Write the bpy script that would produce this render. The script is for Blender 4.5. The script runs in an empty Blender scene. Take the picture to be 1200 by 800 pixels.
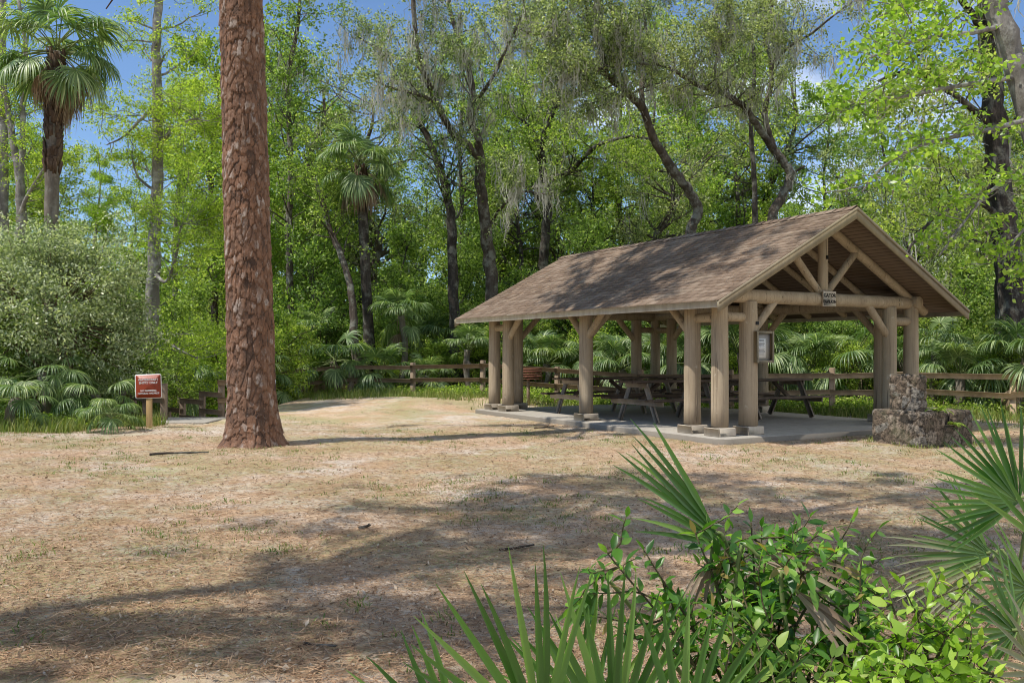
import bpy, math, random
import numpy as np
from math import radians, sin, cos, pi
from mathutils import Vector, Matrix

# ------------------------------------------------------------------ frame of reference
FPX, CX, HY = 1026.4, 600.0, 412.4          # focal length and horizon, in photo pixels (1200 wide)
CAMZ = 1.585
SUN_EL, SUN_AZ = radians(59), radians(-24)    # sun high on the left, a little behind
SUN = np.array([-cos(SUN_EL)*cos(SUN_AZ), cos(SUN_EL)*sin(SUN_AZ), sin(SUN_EL)])

scene = bpy.context.scene
COL = scene.collection

def P(px, py, D):
    return np.array([(px-CX)/FPX*D, D, CAMZ-(py-HY)/FPX*D])

def sstep(a, b, x):
    t = np.clip((np.asarray(x, float)-a)/(b-a), 0, 1)
    return t*t*(3-2*t)

def ground(x, y):
    x = np.asarray(x, float); y = np.asarray(y, float)
    d = (y-21.5+.575*(x-7.86))/1.153
    z = .16*sstep(-6, .5, d)*sstep(-9.5, -4, x)
    z = z+.025*np.sin(x*.9+1.3)*np.sin(y*.7+.4)+.015*np.sin(x*2.1+y*1.3)
    # mound in front of the left part of the fence
    z = z+.12*np.exp(-((x+2.5)**2/14+(y-25)**2/10))
    # bank down to the creek on the left
    bank = sstep(20.2, 25, y+.15*(x+8))*sstep(-6.6, -9.6, x)
    z = z-1.3*bank
    # level pad under the pavilion
    u = -.5*(x-3.607)+.866*(y-15.206); v = .866*(x-3.607)+.5*(y-15.206)
    pad = sstep(2.2, .3, np.abs(u-4.05)-4.5)*sstep(2.2, .3, np.abs(v-2.6)-3.0)
    return z*(1-pad)+(.02)*pad

# ------------------------------------------------------------------ mesh building
class MB:
    def __init__(s): s.v=[]; s.q=[]; s.t=[]; s.n=0; s.a=[]
    def add(s, v, q=None, t=None, a=None):
        v=np.asarray(v,float).reshape(-1,3)
        if q is not None and len(q): s.q.append(np.asarray(q,int).reshape(-1,4)+s.n)
        if t is not None and len(t): s.t.append(np.asarray(t,int).reshape(-1,3)+s.n)
        s.v.append(v); s.n+=len(v)
        if a is not None: s.a.append(np.asarray(a,float))
    def box(s, c, size, rot=None, bevel=0):
        c=np.asarray(c,float); h=np.asarray(size,float)/2
        if bevel<=0:
            p=np.array([[x,y,z] for x in(-1,1) for y in(-1,1) for z in(-1,1)],float)*h
            q=[(0,1,3,2),(4,6,7,5),(0,4,5,1),(2,3,7,6),(0,2,6,4),(1,5,7,3)]; t=None
        else:
            b=min(bevel,h.min()*.45); p=[];ids={}
            for x in(-1,1):
                for y in(-1,1):
                    for z in(-1,1):
                        for k in range(3):
                            e=np.array([x,y,z],float)*(h-b); e[k]=np.array([x,y,z])[k]*h[k]
                            ids[(x,y,z,k)]=len(p); p.append(e)
            p=np.array(p); q=[]; t=[]
            for k in range(3):
                o=[i for i in range(3) if i!=k]
                for sg in(-1,1):
                    f=[]
                    for (m,n) in((-1,-1),(1,-1),(1,1),(-1,1)):
                        e=[0,0,0]; e[k]=sg; e[o[0]]=m; e[o[1]]=n; f.append(ids[(*e,k)])
                    q.append(f if (sg>0)==(k!=1) else f[::-1])
            for k in range(3):
                o=[i for i in range(3) if i!=k]
                for m in(-1,1):
                    for n in(-1,1):
                        e0=[0,0,0];e0[o[0]]=m;e0[o[1]]=n
                        ea=list(e0);ea[k]=-1;eb=list(e0);eb[k]=1
                        q.append([ids[(*ea,o[0])],ids[(*eb,o[0])],ids[(*eb,o[1])],ids[(*ea,o[1])]])
            for x in(-1,1):
                for y in(-1,1):
                    for z in(-1,1): t.append([ids[(x,y,z,k)] for k in range(3)])
        if rot is not None: p=p@np.asarray(rot).T
        s.add(p+c,q,t)
    def bar(s, p0, p1, w, h, up=(0,0,1), bevel=0, ext=0):
        p0=np.asarray(p0,float); p1=np.asarray(p1,float); d=p1-p0; L=np.linalg.norm(d); d/=L
        y=np.cross(up,d); y/=np.linalg.norm(y); z=np.cross(d,y)
        s.box((p0+p1)/2,(L+ext,w,h),np.stack([d,y,z],1),bevel)
    def tube(s, pts, rad, seg=10, cap=True, rng=None, jit=0):
        pts=np.asarray(pts,float); n=len(pts); rad=np.broadcast_to(np.asarray(rad,float),(n,))
        tg=np.gradient(pts,axis=0); tg/=np.linalg.norm(tg,axis=1)[:,None]+1e-9
        ref=np.array([.31,.95,.05]) if abs(tg[:,2]).mean()>.6 else np.array([0,0,1.])
        x=np.cross(tg,ref); x/=np.linalg.norm(x,axis=1)[:,None]+1e-9; y=np.cross(tg,x)
        a=np.linspace(0,2*pi,seg,endpoint=False)
        rr=rad[:,None]*np.ones(seg)
        if rng is not None and jit>0: rr=rr*(1+rng.normal(0,jit,rr.shape))
        v=pts[:,None,:]+rr[:,:,None]*(np.cos(a)[None,:,None]*x[:,None,:]+np.sin(a)[None,:,None]*y[:,None,:])
        i=np.arange(n-1)[:,None]*seg; j=np.arange(seg)[None,:]; k=(j+1)%seg
        q=np.stack([i+j,i+k,i+seg+k,i+seg+j],-1).reshape(-1,4)
        v=v.reshape(-1,3); t=[]
        if cap:
            v=np.vstack([v,pts[0],pts[-1]]); c0=n*seg
            jj=np.arange(seg); kk=(jj+1)%seg
            t=np.vstack([np.stack([kk,jj,np.full(seg,c0)],1),np.stack([(n-1)*seg+jj,(n-1)*seg+kk,np.full(seg,c0+1)],1)])
        s.add(v,q,t if cap else None)
    def log(s, p0, p1, r, rng, r1=None, seg=18, jit=.012):
        p0=np.asarray(p0,float);p1=np.asarray(p1,float); L=np.linalg.norm(p1-p0); n=max(4,int(L/.35)+2)
        t=np.linspace(0,1,n)[:,None]; r1=r if r1 is None else r1
        rad=(r+(r1-r)*t[:,0])*(1+rng.normal(0,jit,n))
        e=.012; d=(p1-p0)/L
        pts=p0+(p1-p0)*t
        pts=np.vstack([p0,pts[0:1]+d*e,pts[1:-1],pts[-1:]-d*e,p1]); rad=np.concatenate([[rad[0]-e],rad,[rad[-1]-e]])
        s.tube(pts,rad,seg)
    def mesh(s, name, mats, smooth=False):
        v=np.vstack(s.v) if s.v else np.zeros((0,3))
        q=np.vstack(s.q) if s.q else np.zeros((0,4),int); t=np.vstack(s.t) if s.t else np.zeros((0,3),int)
        me=bpy.data.meshes.new(name)
        me.vertices.add(len(v)); me.vertices.foreach_set('co',v.astype(np.float32).ravel())
        nl=4*len(q)+3*len(t); me.loops.add(nl)
        me.loops.foreach_set('vertex_index',np.concatenate([q.ravel(),t.ravel()]).astype(np.int32))
        me.polygons.add(len(q)+len(t))
        me.polygons.foreach_set('loop_start',np.concatenate([np.arange(len(q))*4,4*len(q)+np.arange(len(t))*3]).astype(np.int32))
        if smooth: me.polygons.foreach_set('use_smooth',np.ones(len(q)+len(t),bool))
        for m in (mats if isinstance(mats,(list,tuple)) else [mats]): me.materials.append(m)
        if s.a:
            a=np.concatenate(s.a); at=me.attributes.new('tone','FLOAT','POINT'); at.data.foreach_set('value',a.astype(np.float32))
        me.update(calc_edges=True); return me
    def build(s, name, mats, parent=None, smooth=False):
        return link(name, s.mesh(name,mats,smooth), parent)

def link(name, data, parent=None):
    o=bpy.data.objects.new(name,data); COL.objects.link(o)
    if parent is not None: o.parent=parent
    return o

def thing(name, label, cat, loc=(0,0,0), rz=0, group=None, scale=1):
    o=bpy.data.objects.new(name,None); COL.objects.link(o); o.empty_display_size=.2
    o.location=[float(c) for c in loc]; o.rotation_euler=(0,0,rz); o.scale=(scale,)*3
    return tag(o,label,cat,group)
def tag(o,label,cat,group=None):
    o['label']=label; o['category']=cat
    if group: o['group']=group
    return o
def copy_tree(o,parent=None):
    c=o.copy(); COL.objects.link(c)
    if parent is not None: c.parent=parent
    for ch in list(o.children): copy_tree(ch,c)
    return c

# ------------------------------------------------------------------ materials
class NT:
    def __init__(s,name):
        s.m=bpy.data.materials.new(name); s.m.use_nodes=True; s.t=s.m.node_tree; s.t.nodes.clear()
        s.out=s.n('ShaderNodeOutputMaterial')
    def n(s,typ,**kw):
        x=s.t.nodes.new(typ)
        for k,v in kw.items():
            if k.startswith('i_'):
                key=k[2:]; key=int(key) if key.isdigit() else key.replace('_',' ')
                if isinstance(v,bpy.types.NodeSocket): s.t.links.new(v,x.inputs[key])
                else: x.inputs[key].default_value=v
            else: setattr(x,k,v)
        return x
    def l(s,a,b): s.t.links.new(a,b)
    def coord(s,kind='Object',scale=(1,1,1),rot=(0,0,0)):
        c=s.n('ShaderNodeTexCoord'); m=s.n('ShaderNodeMapping'); s.l(c.outputs[kind],m.inputs['Vector'])
        m.inputs['Scale'].default_value=scale; m.inputs['Rotation'].default_value=rot; return m.outputs[0]
    def noise(s,vec,scale,detail=4,rough=.6,dist=0):
        x=s.n('ShaderNodeTexNoise'); s.l(vec,x.inputs['Vector']); x.inputs['Scale'].default_value=scale
        x.inputs['Detail'].default_value=detail; x.inputs['Roughness'].default_value=rough; x.inputs['Distortion'].default_value=dist
        return x.outputs['Fac']
    def ramp(s,fac,stops,interp='LINEAR'):
        x=s.n('ShaderNodeValToRGB'); r=x.color_ramp; r.interpolation=interp
        while len(r.elements)<len(stops): r.elements.new(.5)
        for e,(p,c) in zip(r.elements,stops):
            e.position=p; e.color=(c,c,c,1) if isinstance(c,(int,float)) else (*c,1)
        s.l(fac,x.inputs[0]); return x.outputs[0]
    def mix(s,fac,a,b,mode='MIX'):
        x=s.n('ShaderNodeMix',data_type='RGBA',blend_type=mode)
        for sock,v in((x.inputs[0],fac),(x.inputs[6],a),(x.inputs[7],b)):
            if isinstance(v,bpy.types.NodeSocket): s.l(v,sock)
            elif isinstance(v,(int,float)): sock.default_value=v
            else: sock.default_value=(*v,1)
        return x.outputs[2]
    def math(s,op,a,b=0):
        x=s.n('ShaderNodeMath',operation=op)
        for i,v in enumerate((a,b)):
            if isinstance(v,bpy.types.NodeSocket): s.l(v,x.inputs[i])
            else: x.inputs[i].default_value=v
        return x.outputs[0]
    def bsdf(s,col,rough=.8,spec=.3,bump=None,bstr=.3,bdist=.02):
        b=s.n('ShaderNodeBsdfPrincipled')
        if isinstance(col,bpy.types.NodeSocket): s.l(col,b.inputs['Base Color'])
        else: b.inputs['Base Color'].default_value=(*col,1)
        if isinstance(rough,bpy.types.NodeSocket): s.l(rough,b.inputs['Roughness'])
        else: b.inputs['Roughness'].default_value=rough
        b.inputs['Specular IOR Level'].default_value=spec
        if bump is not None:
            x=s.n('ShaderNodeBump'); x.inputs['Strength'].default_value=bstr; x.inputs['Distance'].default_value=bdist
            s.l(bump,x.inputs['Height']); s.l(x.outputs[0],b.inputs['Normal'])
        return b
    def done(s,sh): s.l(sh.outputs[0],s.out.inputs[0]); return s.m

def leaf_mat(name, cols, trans=.38, rough=.45, spec=.35, tgain=(1.5,1.6,.7), objvar=.25, tail=None):
    n=NT(name); g=n.n('ShaderNodeNewGeometry'); oi=n.n('ShaderNodeObjectInfo')
    k=len(cols); c=n.ramp(g.outputs['Random Per Island'],[(i/(k-1)*(1 if tail is None else .95),cc) for i,cc in enumerate(cols)]+([] if tail is None else [(.965,tail)]))
    hs=n.n('ShaderNodeHueSaturation'); n.l(c,hs.inputs['Color'])
    v=n.math('ADD',n.math('MULTIPLY',oi.outputs['Random'],objvar),1-objvar/2); n.l(v,hs.inputs['Value'])
    h=n.math('ADD',n.math('MULTIPLY',oi.outputs['Random'],-.03),.515); n.l(h,hs.inputs['Hue'])
    b=n.bsdf(hs.outputs[0],rough,spec)
    t=n.n('ShaderNodeBsdfTranslucent'); n.l(n.mix(1.0,hs.outputs[0],tgain,'MULTIPLY'),t.inputs[0])
    m=n.n('ShaderNodeMixShader'); m.inputs[0].default_value=trans; n.l(b.outputs[0],m.inputs[1]); n.l(t.outputs[0],m.inputs[2])
    return n.done(m)

def bark_mat(name, c1, c2, c3, scale=6, lichen=.0, lc=(.35,.36,.3)):
    n=NT(name); v=n.coord('Object',(1,1,.28)); f=n.noise(v,scale,6,.7,.3)
    v2=n.coord('Object'); f2=n.noise(v2,1.3,4,.6); f3=n.noise(v,scale*4,4,.7)
    c=n.ramp(f,[(.3,c1),(.5,c2),(.72,c3)])
    c=n.mix(n.ramp(f2,[(.35,.75),(.65,.0)]),c,c1)
    if lichen>0:
        f4=n.noise(v2,3.1,5,.7); c=n.mix(n.math('MULTIPLY',n.ramp(f4,[(.5,0.),(.62,1.)]),lichen),c,lc)
    hgt=n.math('ADD',f,n.math('MULTIPLY',f3,.4))
    return n.done(n.bsdf(c,.9,.15,hgt,.9,.05))

def wood_mat(name, c1, c2, grain=(1.2,22,22), dirt=(.12,.09,.06), dirtamt=.5, rough=.8):
    n=NT(name); v=n.coord('Object',grain); f=n.noise(v,1.0,6,.65,.4); v2=n.coord('Object'); f2=n.noise(v2,2.2,5,.65)
    c=n.mix(f,c1,c2); oi=n.n('ShaderNodeObjectInfo')
    c=n.mix(n.math('MULTIPLY',n.ramp(f2,[(.42,0.),(.68,1.)]),dirtamt),c,dirt)
    g=n.n('ShaderNodeNewGeometry'); hs=n.n('ShaderNodeHueSaturation'); n.l(c,hs.inputs['Color'])
    n.l(n.math('ADD',n.math('MULTIPLY',g.outputs['Random Per Island'],.3),n.math('ADD',n.math('MULTIPLY',oi.outputs['Random'],.2),.75)),hs.inputs['Value'])
    return n.done(n.bsdf(hs.outputs[0],rough,.25,f,.35,.01))

def paint_mat(name, c, dirt, rough=.6, streak=True, foot=False):
    n=NT(name); v=n.coord('Object',(3,3,.5)); f=n.noise(v,2.2,5,.65); v2=n.coord('Object'); f2=n.noise(v2,1.1,4,.6); f3=n.noise(v2,40,3,.6)
    k=n.mix(n.ramp(f,[(.4,0.),(.75,.7)]),c,dirt); k=n.mix(n.ramp(f2,[(.35,.35),(.6,0.)]),k,tuple(x*.7 for x in c))
    k=n.mix(n.ramp(f3,[(.62,0.),(.74,.35)]),k,dirt); h=n.math('ADD',f3,f)
    if foot:
        gr_=n.noise(n.coord('Object',(16,16,.55)),1.6,6,.7,.5); k=n.mix(n.ramp(gr_,[(.36,.55),(.5,0.)]),k,tuple(x*.75 for x in dirt))
        ck=n.noise(n.coord('Object',(26,26,.8)),1.,3,.5,.8); cr=n.ramp(ck,[(.30,1.),(.345,0.)]); k=n.mix(n.math('MULTIPLY',cr,.75),k,(.06,.045,.03))
        sp=n.noise(v2,7,4,.7); k=n.mix(n.ramp(sp,[(.62,0.),(.72,.5)]),k,(.56,.5,.40))
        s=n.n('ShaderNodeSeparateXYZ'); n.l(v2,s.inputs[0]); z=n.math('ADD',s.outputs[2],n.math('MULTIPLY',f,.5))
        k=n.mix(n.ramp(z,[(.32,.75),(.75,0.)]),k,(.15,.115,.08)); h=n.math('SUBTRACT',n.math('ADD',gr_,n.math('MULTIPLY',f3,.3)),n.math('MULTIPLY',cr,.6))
        return n.done(n.bsdf(k,rough+.15,.2,h,.5,.012))
    return n.done(n.bsdf(k,rough,.3,h,.18,.01))

M={}  # leaf ramps stretched so sunlit highlights and dark pockets sit in the colours
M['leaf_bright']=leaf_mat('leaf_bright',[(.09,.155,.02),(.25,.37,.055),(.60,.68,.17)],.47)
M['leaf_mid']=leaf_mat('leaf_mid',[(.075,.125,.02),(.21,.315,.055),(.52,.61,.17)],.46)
M['leaf_oak']=leaf_mat('leaf_oak',[(.085,.12,.04),(.24,.295,.115),(.58,.61,.31)],.42,.40,.5)
M['leaf_cypress']=leaf_mat('leaf_cypress',[(.10,.18,.02),(.24,.38,.045),(.50,.62,.11)],.48)
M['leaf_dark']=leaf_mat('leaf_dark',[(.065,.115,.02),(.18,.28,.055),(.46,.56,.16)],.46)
M['leaf_silver']=leaf_mat('leaf_silver',[(.08,.125,.05),(.24,.31,.155),(.60,.64,.46)],.38,.4,.7)
M['leaf_shrub']=leaf_mat('leaf_shrub',[(.03,.085,.01),(.10,.22,.028),(.28,.44,.075)],.45,.35,.5,(1.6,1.7,.5),.1,(.34,.24,.09))
M['leaf_lime']=leaf_mat('leaf_lime',[(.11,.21,.018),(.24,.40,.04),(.48,.62,.12)],.48,.35,.5)
M['palm']=leaf_mat('palm_green',[(.08,.135,.045),(.20,.30,.105),(.48,.56,.28)],.38,.4,.6)
M['palmetto']=leaf_mat('palmetto_green',[(.04,.105,.02),(.095,.21,.042),(.21,.34,.085)],.36,.34,.6,(1.5,1.6,.7),.1,(.33,.25,.12))
M['palm_pale']=leaf_mat('palm_pale',[(.2,.22,.13),(.25,.27,.17),(.32,.32,.22)],.3,.5,.4)
M['palm_dead']=leaf_mat('palm_dead',[(.20,.135,.085),(.33,.25,.17),(.46,.39,.31)],.25,.7,.2,(1.2,1.1,.9))
M['moss']=leaf_mat('spanish_moss',[(.33,.325,.27),(.46,.45,.39),(.62,.60,.53)],.4,.9,.1,(1.1,1.1,1.))
M['straw']=leaf_mat('pine_needles',[(.19,.11,.06),(.40,.25,.135),(.58,.41,.25)],.1,.7,.2,(1,1,1),0)
M['litter']=leaf_mat('dry_leaves',[(.10,.065,.04),(.24,.16,.10),(.36,.27,.185),(.47,.39,.30)],.1,.7,.2,(1,1,1),0)
M['grass']=leaf_mat('grass_blades',[(.10,.16,.03),(.17,.25,.05),(.33,.34,.12)],.35,.5,.3,(1.3,1.3,.7),0)
M['turf']=leaf_mat('grass_tufts',[(.09,.16,.025),(.14,.22,.04),(.24,.26,.09)],.35,.5,.3,(1.3,1.3,.7),0)
M['bark_oak']=bark_mat('bark_oak',(.045,.035,.027),(.12,.095,.075),(.23,.19,.155),7,.5)
M['bark_red']=bark_mat('bark_brown',(.05,.032,.02),(.15,.095,.06),(.27,.18,.12),7,.15)
M['bark_grey']=bark_mat('bark_grey',(.12,.11,.095),(.24,.22,.195),(.40,.375,.34),5,.5,(.5,.5,.46))
M['bark_dark']=bark_mat('bark_dark',(.025,.021,.017),(.06,.05,.042),(.13,.11,.095),8,.35)
M['bark_palm']=bark_mat('bark_palm',(.10,.085,.065),(.2,.17,.135),(.3,.26,.21),9,.3)
M['boots']=bark_mat('palm_boots',(.05,.03,.02),(.13,.085,.055),(.24,.17,.11),10,.1)
M['twig']=bark_mat('twig_bark',(.07,.06,.03),(.14,.12,.06),(.21,.18,.10),14)
M['petiole']=wood_mat('green_stem',(.12,.17,.05),(.2,.24,.09),(3,3,3),(.1,.08,.04),.2)
M['fence']=wood_mat('fence_timber',(.42,.29,.18),(.72,.54,.37),(1.2,26,26),(.09,.06,.04),.6)  # raised above the timber's own tone: sunlight on the right-hand fence put into colour
M['fence_old']=wood_mat('old_timber',(.20,.145,.095),(.38,.29,.2),(1.2,26,26),(.07,.05,.035),.6)
M['pine_wood']=wood_mat('fresh_timber',(.42,.27,.11),(.58,.40,.19),(20,20,1.2),(.3,.18,.08),.3)
M['table']=wood_mat('table_timber',(.12,.085,.06),(.24,.18,.135),(1.2,24,24),(.06,.045,.035),.6)
M['table_leg']=wood_mat('table_legs',(.30,.245,.19),(.5,.43,.35),(10,10,10),(.12,.09,.07),.5)  # paler than the table tops: sunlight on the legs put into the colour
M['column']=paint_mat('column_paint',(.44,.355,.245),(.27,.205,.135),.6,True,True)
M['plinth']=paint_mat('plinth_paint',(.60,.525,.42),(.40,.33,.26))
M['trim']=paint_mat('trim_paint',(.30,.25,.165),(.17,.135,.09))
M['fascia']=paint_mat('fascia_paint',(.64,.60,.52),(.33,.27,.2))
M['black']=paint_mat('black_plastic',(.012,.012,.013),(.03,.03,.03))
M['lettering']=paint_mat('dark_lettering',(.02,.016,.012),(.04,.03,.02))
M['white']=paint_mat('white_lettering',(.75,.74,.70),(.6,.58,.54),.5)
M['paper']=paint_mat('paper',(.82,.83,.82),(.7,.71,.7),.7)
M['print']=paint_mat('printed_ink',(.14,.14,.15),(.2,.2,.2))
M['sign_brown']=paint_mat('sign_brown',(.29,.045,.016),(.22,.038,.016),.4)
M['grey_back']=paint_mat('grey_backing',(.46,.445,.41),(.33,.31,.28))

def deck_mat():
    n=NT('roof_boards'); v=n.coord('Object'); w=n.n('ShaderNodeTexWave',wave_type='BANDS',bands_direction='X'); n.l(v,w.inputs['Vector'])
    w.inputs['Scale'].default_value=3.2; w.inputs['Distortion'].default_value=.2; w.inputs['Detail'].default_value=1
    f=n.noise(n.coord('Object',(14,1.2,14)),1,5,.6)
    c=n.mix(f,(.11,.078,.052),(.19,.135,.092)); c=n.mix(n.ramp(w.outputs['Fac'],[(0,.75),(.12,0.)]),c,(.03,.02,.013))
    return n.done(n.bsdf(c,.85,.2,w.outputs['Fac'],.3,.02))
M['deck']=deck_mat()
def shingle_mat():
    n=NT('shingles'); g=n.n('ShaderNodeNewGeometry'); v=n.coord('Object')
    c=n.ramp(g.outputs['Random Per Island'],[(0,(.17,.12,.085)),(.35,(.24,.172,.122)),(.7,(.31,.228,.165)),(1,(.38,.295,.22))])
    f=n.noise(v,.8,4,.6); c=n.mix(n.ramp(f,[(.35,.45),(.65,0.)]),c,(.17,.125,.09))
    fm=n.noise(v,1.7,6,.7); c=n.mix(n.ramp(fm,[(.54,0.),(.68,.75)]),c,(.33,.27,.205)); fo=n.noise(v,.9,6,.75,.3); c=n.mix(n.ramp(fo,[(.60,0.),(.70,.6)]),c,(.36,.21,.11))
    f2=n.noise(v,160,2,.7); c=n.mix(n.ramp(f2,[(.3,.5),(.7,0.)]),c,(.09,.06,.042))
    return n.done(n.bsdf(c,.92,.2,f2,.5,.004))
M['shingle']=shingle_mat()
def concrete_mat():
    n=NT('slab_concrete'); v=n.coord('Object'); f=n.noise(v,1.4,6,.65); f2=n.noise(v,30,5,.7); f3=n.noise(v,5,5,.7)
    c=n.mix(f,(.33,.30,.25),(.47,.43,.365)); c=n.mix(n.ramp(f3,[(.5,0.),(.7,.6)]),c,(.22,.19,.16)); c=n.mix(n.ramp(f2,[(.35,.4),(.6,0.)]),c,(.26,.235,.2))
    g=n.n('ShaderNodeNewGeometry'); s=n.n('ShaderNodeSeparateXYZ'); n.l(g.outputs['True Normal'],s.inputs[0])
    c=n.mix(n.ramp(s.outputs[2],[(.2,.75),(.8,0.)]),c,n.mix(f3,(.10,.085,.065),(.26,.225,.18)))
    return n.done(n.bsdf(c,.85,.25,f2,.35,.01))
M['concrete']=concrete_mat()
def stone_mat():
    n=NT('rough_stone'); a=n.n('ShaderNodeAttribute'); a.attribute_name='tone'; v=n.coord('Object')
    c=n.ramp(a.outputs['Fac'],[(0,(.07,.06,.05)),(.12,(.10,.085,.07)),(.2,(.20,.155,.115)),(.5,(.23,.175,.13)),(.75,(.38,.31,.24)),(1,(.28,.265,.235))])
    f=n.noise(v,14,7,.75); c=n.mix(n.ramp(f,[(.40,.9),(.58,0.)]),c,(.035,.03,.024))
    f2=n.noise(v,3,5,.6); c=n.mix(n.ramp(f2,[(.52,0.),(.68,.5)]),c,(.10,.105,.055))
    return n.done(n.bsdf(c,.93,.15,f,1.0,.05))
M['stone']=stone_mat()
def pine_mat():
    n=NT('pine_bark'); a=n.n('ShaderNodeAttribute'); a.attribute_name='tone'; v=n.coord('Object',(1,1,.45))
    c=n.ramp(a.outputs['Fac'],[(0,(.028,.018,.013)),(.2,(.085,.05,.033)),(.32,(.175,.09,.052)),(.52,(.255,.132,.076)),(.72,(.27,.175,.122)),(1,(.46,.385,.33))])
    f=n.noise(v,16,6,.75,.6); c=n.mix(n.ramp(f,[(.34,.75),(.55,0.)]),c,(.075,.042,.029)); 
    f2=n.noise(v,30,5,.7,1.0); c=n.mix(n.ramp(f2,[(.58,0.),(.68,.65)]),c,(.42,.35,.31))
    f3=n.noise(n.coord('Object'),1.2,3,.5); c=n.mix(n.ramp(f3,[(.4,.35),(.62,0.)]),c,(.16,.10,.07))
    return n.done(n.bsdf(c,.85,.25,n.math('ADD',f,f2),.8,.02))
M['pine']=pine_mat()
def ground_mat():
    n=NT('pine_straw_ground'); v=n.coord('Object')
    big=n.noise(v,.33,5,.6,.4); mid=n.noise(v,1.9,5,.65,.3); fine=n.noise(v,26,6,.75); grain=n.noise(v,95,4,.8)
    fa=n.noise(n.coord('Object',(3,60,1),(0,0,.5)),1,5,.7,1.2); fb=n.noise(n.coord('Object',(60,4,1),(0,0,.25)),1,5,.7,1.2)
    c=n.mix(fa,(.31,.205,.115),(.76,.57,.385)); c=n.mix(n.ramp(fb,[(.45,0.),(.62,.7)]),c,(.78,.60,.43))
    c=n.mix(n.ramp(fine,[(.34,.8),(.52,0.)]),c,(.20,.125,.08)); c=n.mix(n.ramp(grain,[(.55,0.),(.7,.6)]),c,(.70,.60,.49))
    sand=n.math('MULTIPLY',n.ramp(mid,[(.41,0.),(.56,1.)]),n.ramp(big,[(.42,0.15),(.55,1.)]))
    sc=n.mix(grain,(.50,.44,.37),(.82,.735,.625)); sc=n.mix(n.ramp(fine,[(.36,.55),(.5,0.)]),sc,(.24,.17,.115))
    # trodden sandy path past the sign to the landing, and around the slab
    s=n.n('ShaderNodeSeparateXYZ'); n.l(v,s.inputs[0])
    py=n.math('SUBTRACT',s.outputs[1],n.math('ADD',n.math('MULTIPLY',s.outputs[0],.22),18.7))
    wob=n.math('ADD',n.math('ABSOLUTE',py),n.math('MULTIPLY',n.math('SUBTRACT',mid,.5),2.6))
    path=n.math('MULTIPLY',n.ramp(wob,[(.35,1.),(1.0,0.)]),n.ramp(n.math('ADD',n.math('MULTIPLY',s.outputs[0],-.1),0),[(.35,0.),(.5,1.)]))
    sand=n.math('MAXIMUM',n.math('MULTIPLY',sand,.9),n.math('MULTIPLY',path,.85))
    c=n.mix(sand,c,sc)
    gm=n.math('MULTIPLY',n.ramp(n.noise(v,.55,4,.6),[(.43,0.),(.57,1.)]),n.ramp(fine,[(.42,0.),(.54,.75)]))
    c=n.mix(gm,c,(.27,.29,.10))
    or_=n.noise(v,.8,5,.65,.6); c=n.mix(n.math('MULTIPLY',n.ramp(or_,[(.47,0.),(.62,.6)]),n.ramp(fb,[(.33,0.),(.52,1.)])),c,(.46,.29,.165))
    dk=n.noise(v,3.7,6,.7,.5); c=n.mix(n.ramp(dk,[(.30,.65),(.44,0.)]),c,(.17,.115,.075))
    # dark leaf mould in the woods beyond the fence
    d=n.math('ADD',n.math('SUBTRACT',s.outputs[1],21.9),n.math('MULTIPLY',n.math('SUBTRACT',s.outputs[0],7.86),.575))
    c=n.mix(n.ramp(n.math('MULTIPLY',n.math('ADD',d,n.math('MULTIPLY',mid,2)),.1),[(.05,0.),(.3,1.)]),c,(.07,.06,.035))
    hgt=n.math('ADD',n.math('MULTIPLY',fine,1.),n.math('ADD',n.math('MULTIPLY',grain,.5),n.math('MULTIPLY',mid,1.5)))
    return n.done(n.bsdf(c,.95,.1,hgt,.7,.03))
M['ground']=ground_mat()

# ------------------------------------------------------------------ world, sun, camera
w=bpy.data.worlds.new('World'); scene.world=w; w.use_nodes=True; nt=w.node_tree; nt.nodes.clear()
wo=nt.nodes.new('ShaderNodeOutputWorld'); bg=nt.nodes.new('ShaderNodeBackground'); sky=nt.nodes.new('ShaderNodeTexSky')
sky.sky_type='NISHITA'; sky.sun_disc=False; sky.sun_elevation=SUN_EL
sky.sun_rotation=math.atan2(SUN[0],SUN[1])
sky.air_density=1.0; sky.dust_density=.5; sky.ozone_density=2.0
tc=nt.nodes.new('ShaderNodeTexCoord'); mp=nt.nodes.new('ShaderNodeMapping'); mp.inputs['Scale'].default_value=(1,1,2.4)
nt.links.new(tc.outputs['Generated'],mp.inputs[0])
no=nt.nodes.new('ShaderNodeTexNoise'); no.inputs['Scale'].default_value=2.6; no.inputs['Detail'].default_value=8; no.inputs['Roughness'].default_value=.55
nt.links.new(mp.outputs[0],no.inputs['Vector'])
sx=nt.nodes.new('ShaderNodeSeparateXYZ'); nt.links.new(tc.outputs['Generated'],sx.inputs[0])
ad=nt.nodes.new('ShaderNodeMath'); ad.operation='MULTIPLY_ADD'; ad.inputs[1].default_value=.34; nt.links.new(sx.outputs[0],ad.inputs[0]); nt.links.new(no.outputs['Fac'],ad.inputs[2])
rp=nt.nodes.new('ShaderNodeValToRGB'); rp.color_ramp.elements[0].position=.60; rp.color_ramp.elements[1].position=.73
nt.links.new(ad.outputs[0],rp.inputs[0])
mx=nt.nodes.new('ShaderNodeMix'); mx.data_type='RGBA'; nt.links.new(rp.outputs[0],mx.inputs[0]); tn=nt.nodes.new('ShaderNodeMix'); tn.data_type='RGBA'; tn.blend_type='MULTIPLY'; tn.inputs[0].default_value=1; nt.links.new(sky.outputs[0],tn.inputs[6]); tn.inputs[7].default_value=(.78,.90,1.05,1); nt.links.new(tn.outputs[2],mx.inputs[6]); mx.inputs[7].default_value=(8.2,8.5,9.0,1)
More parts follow.
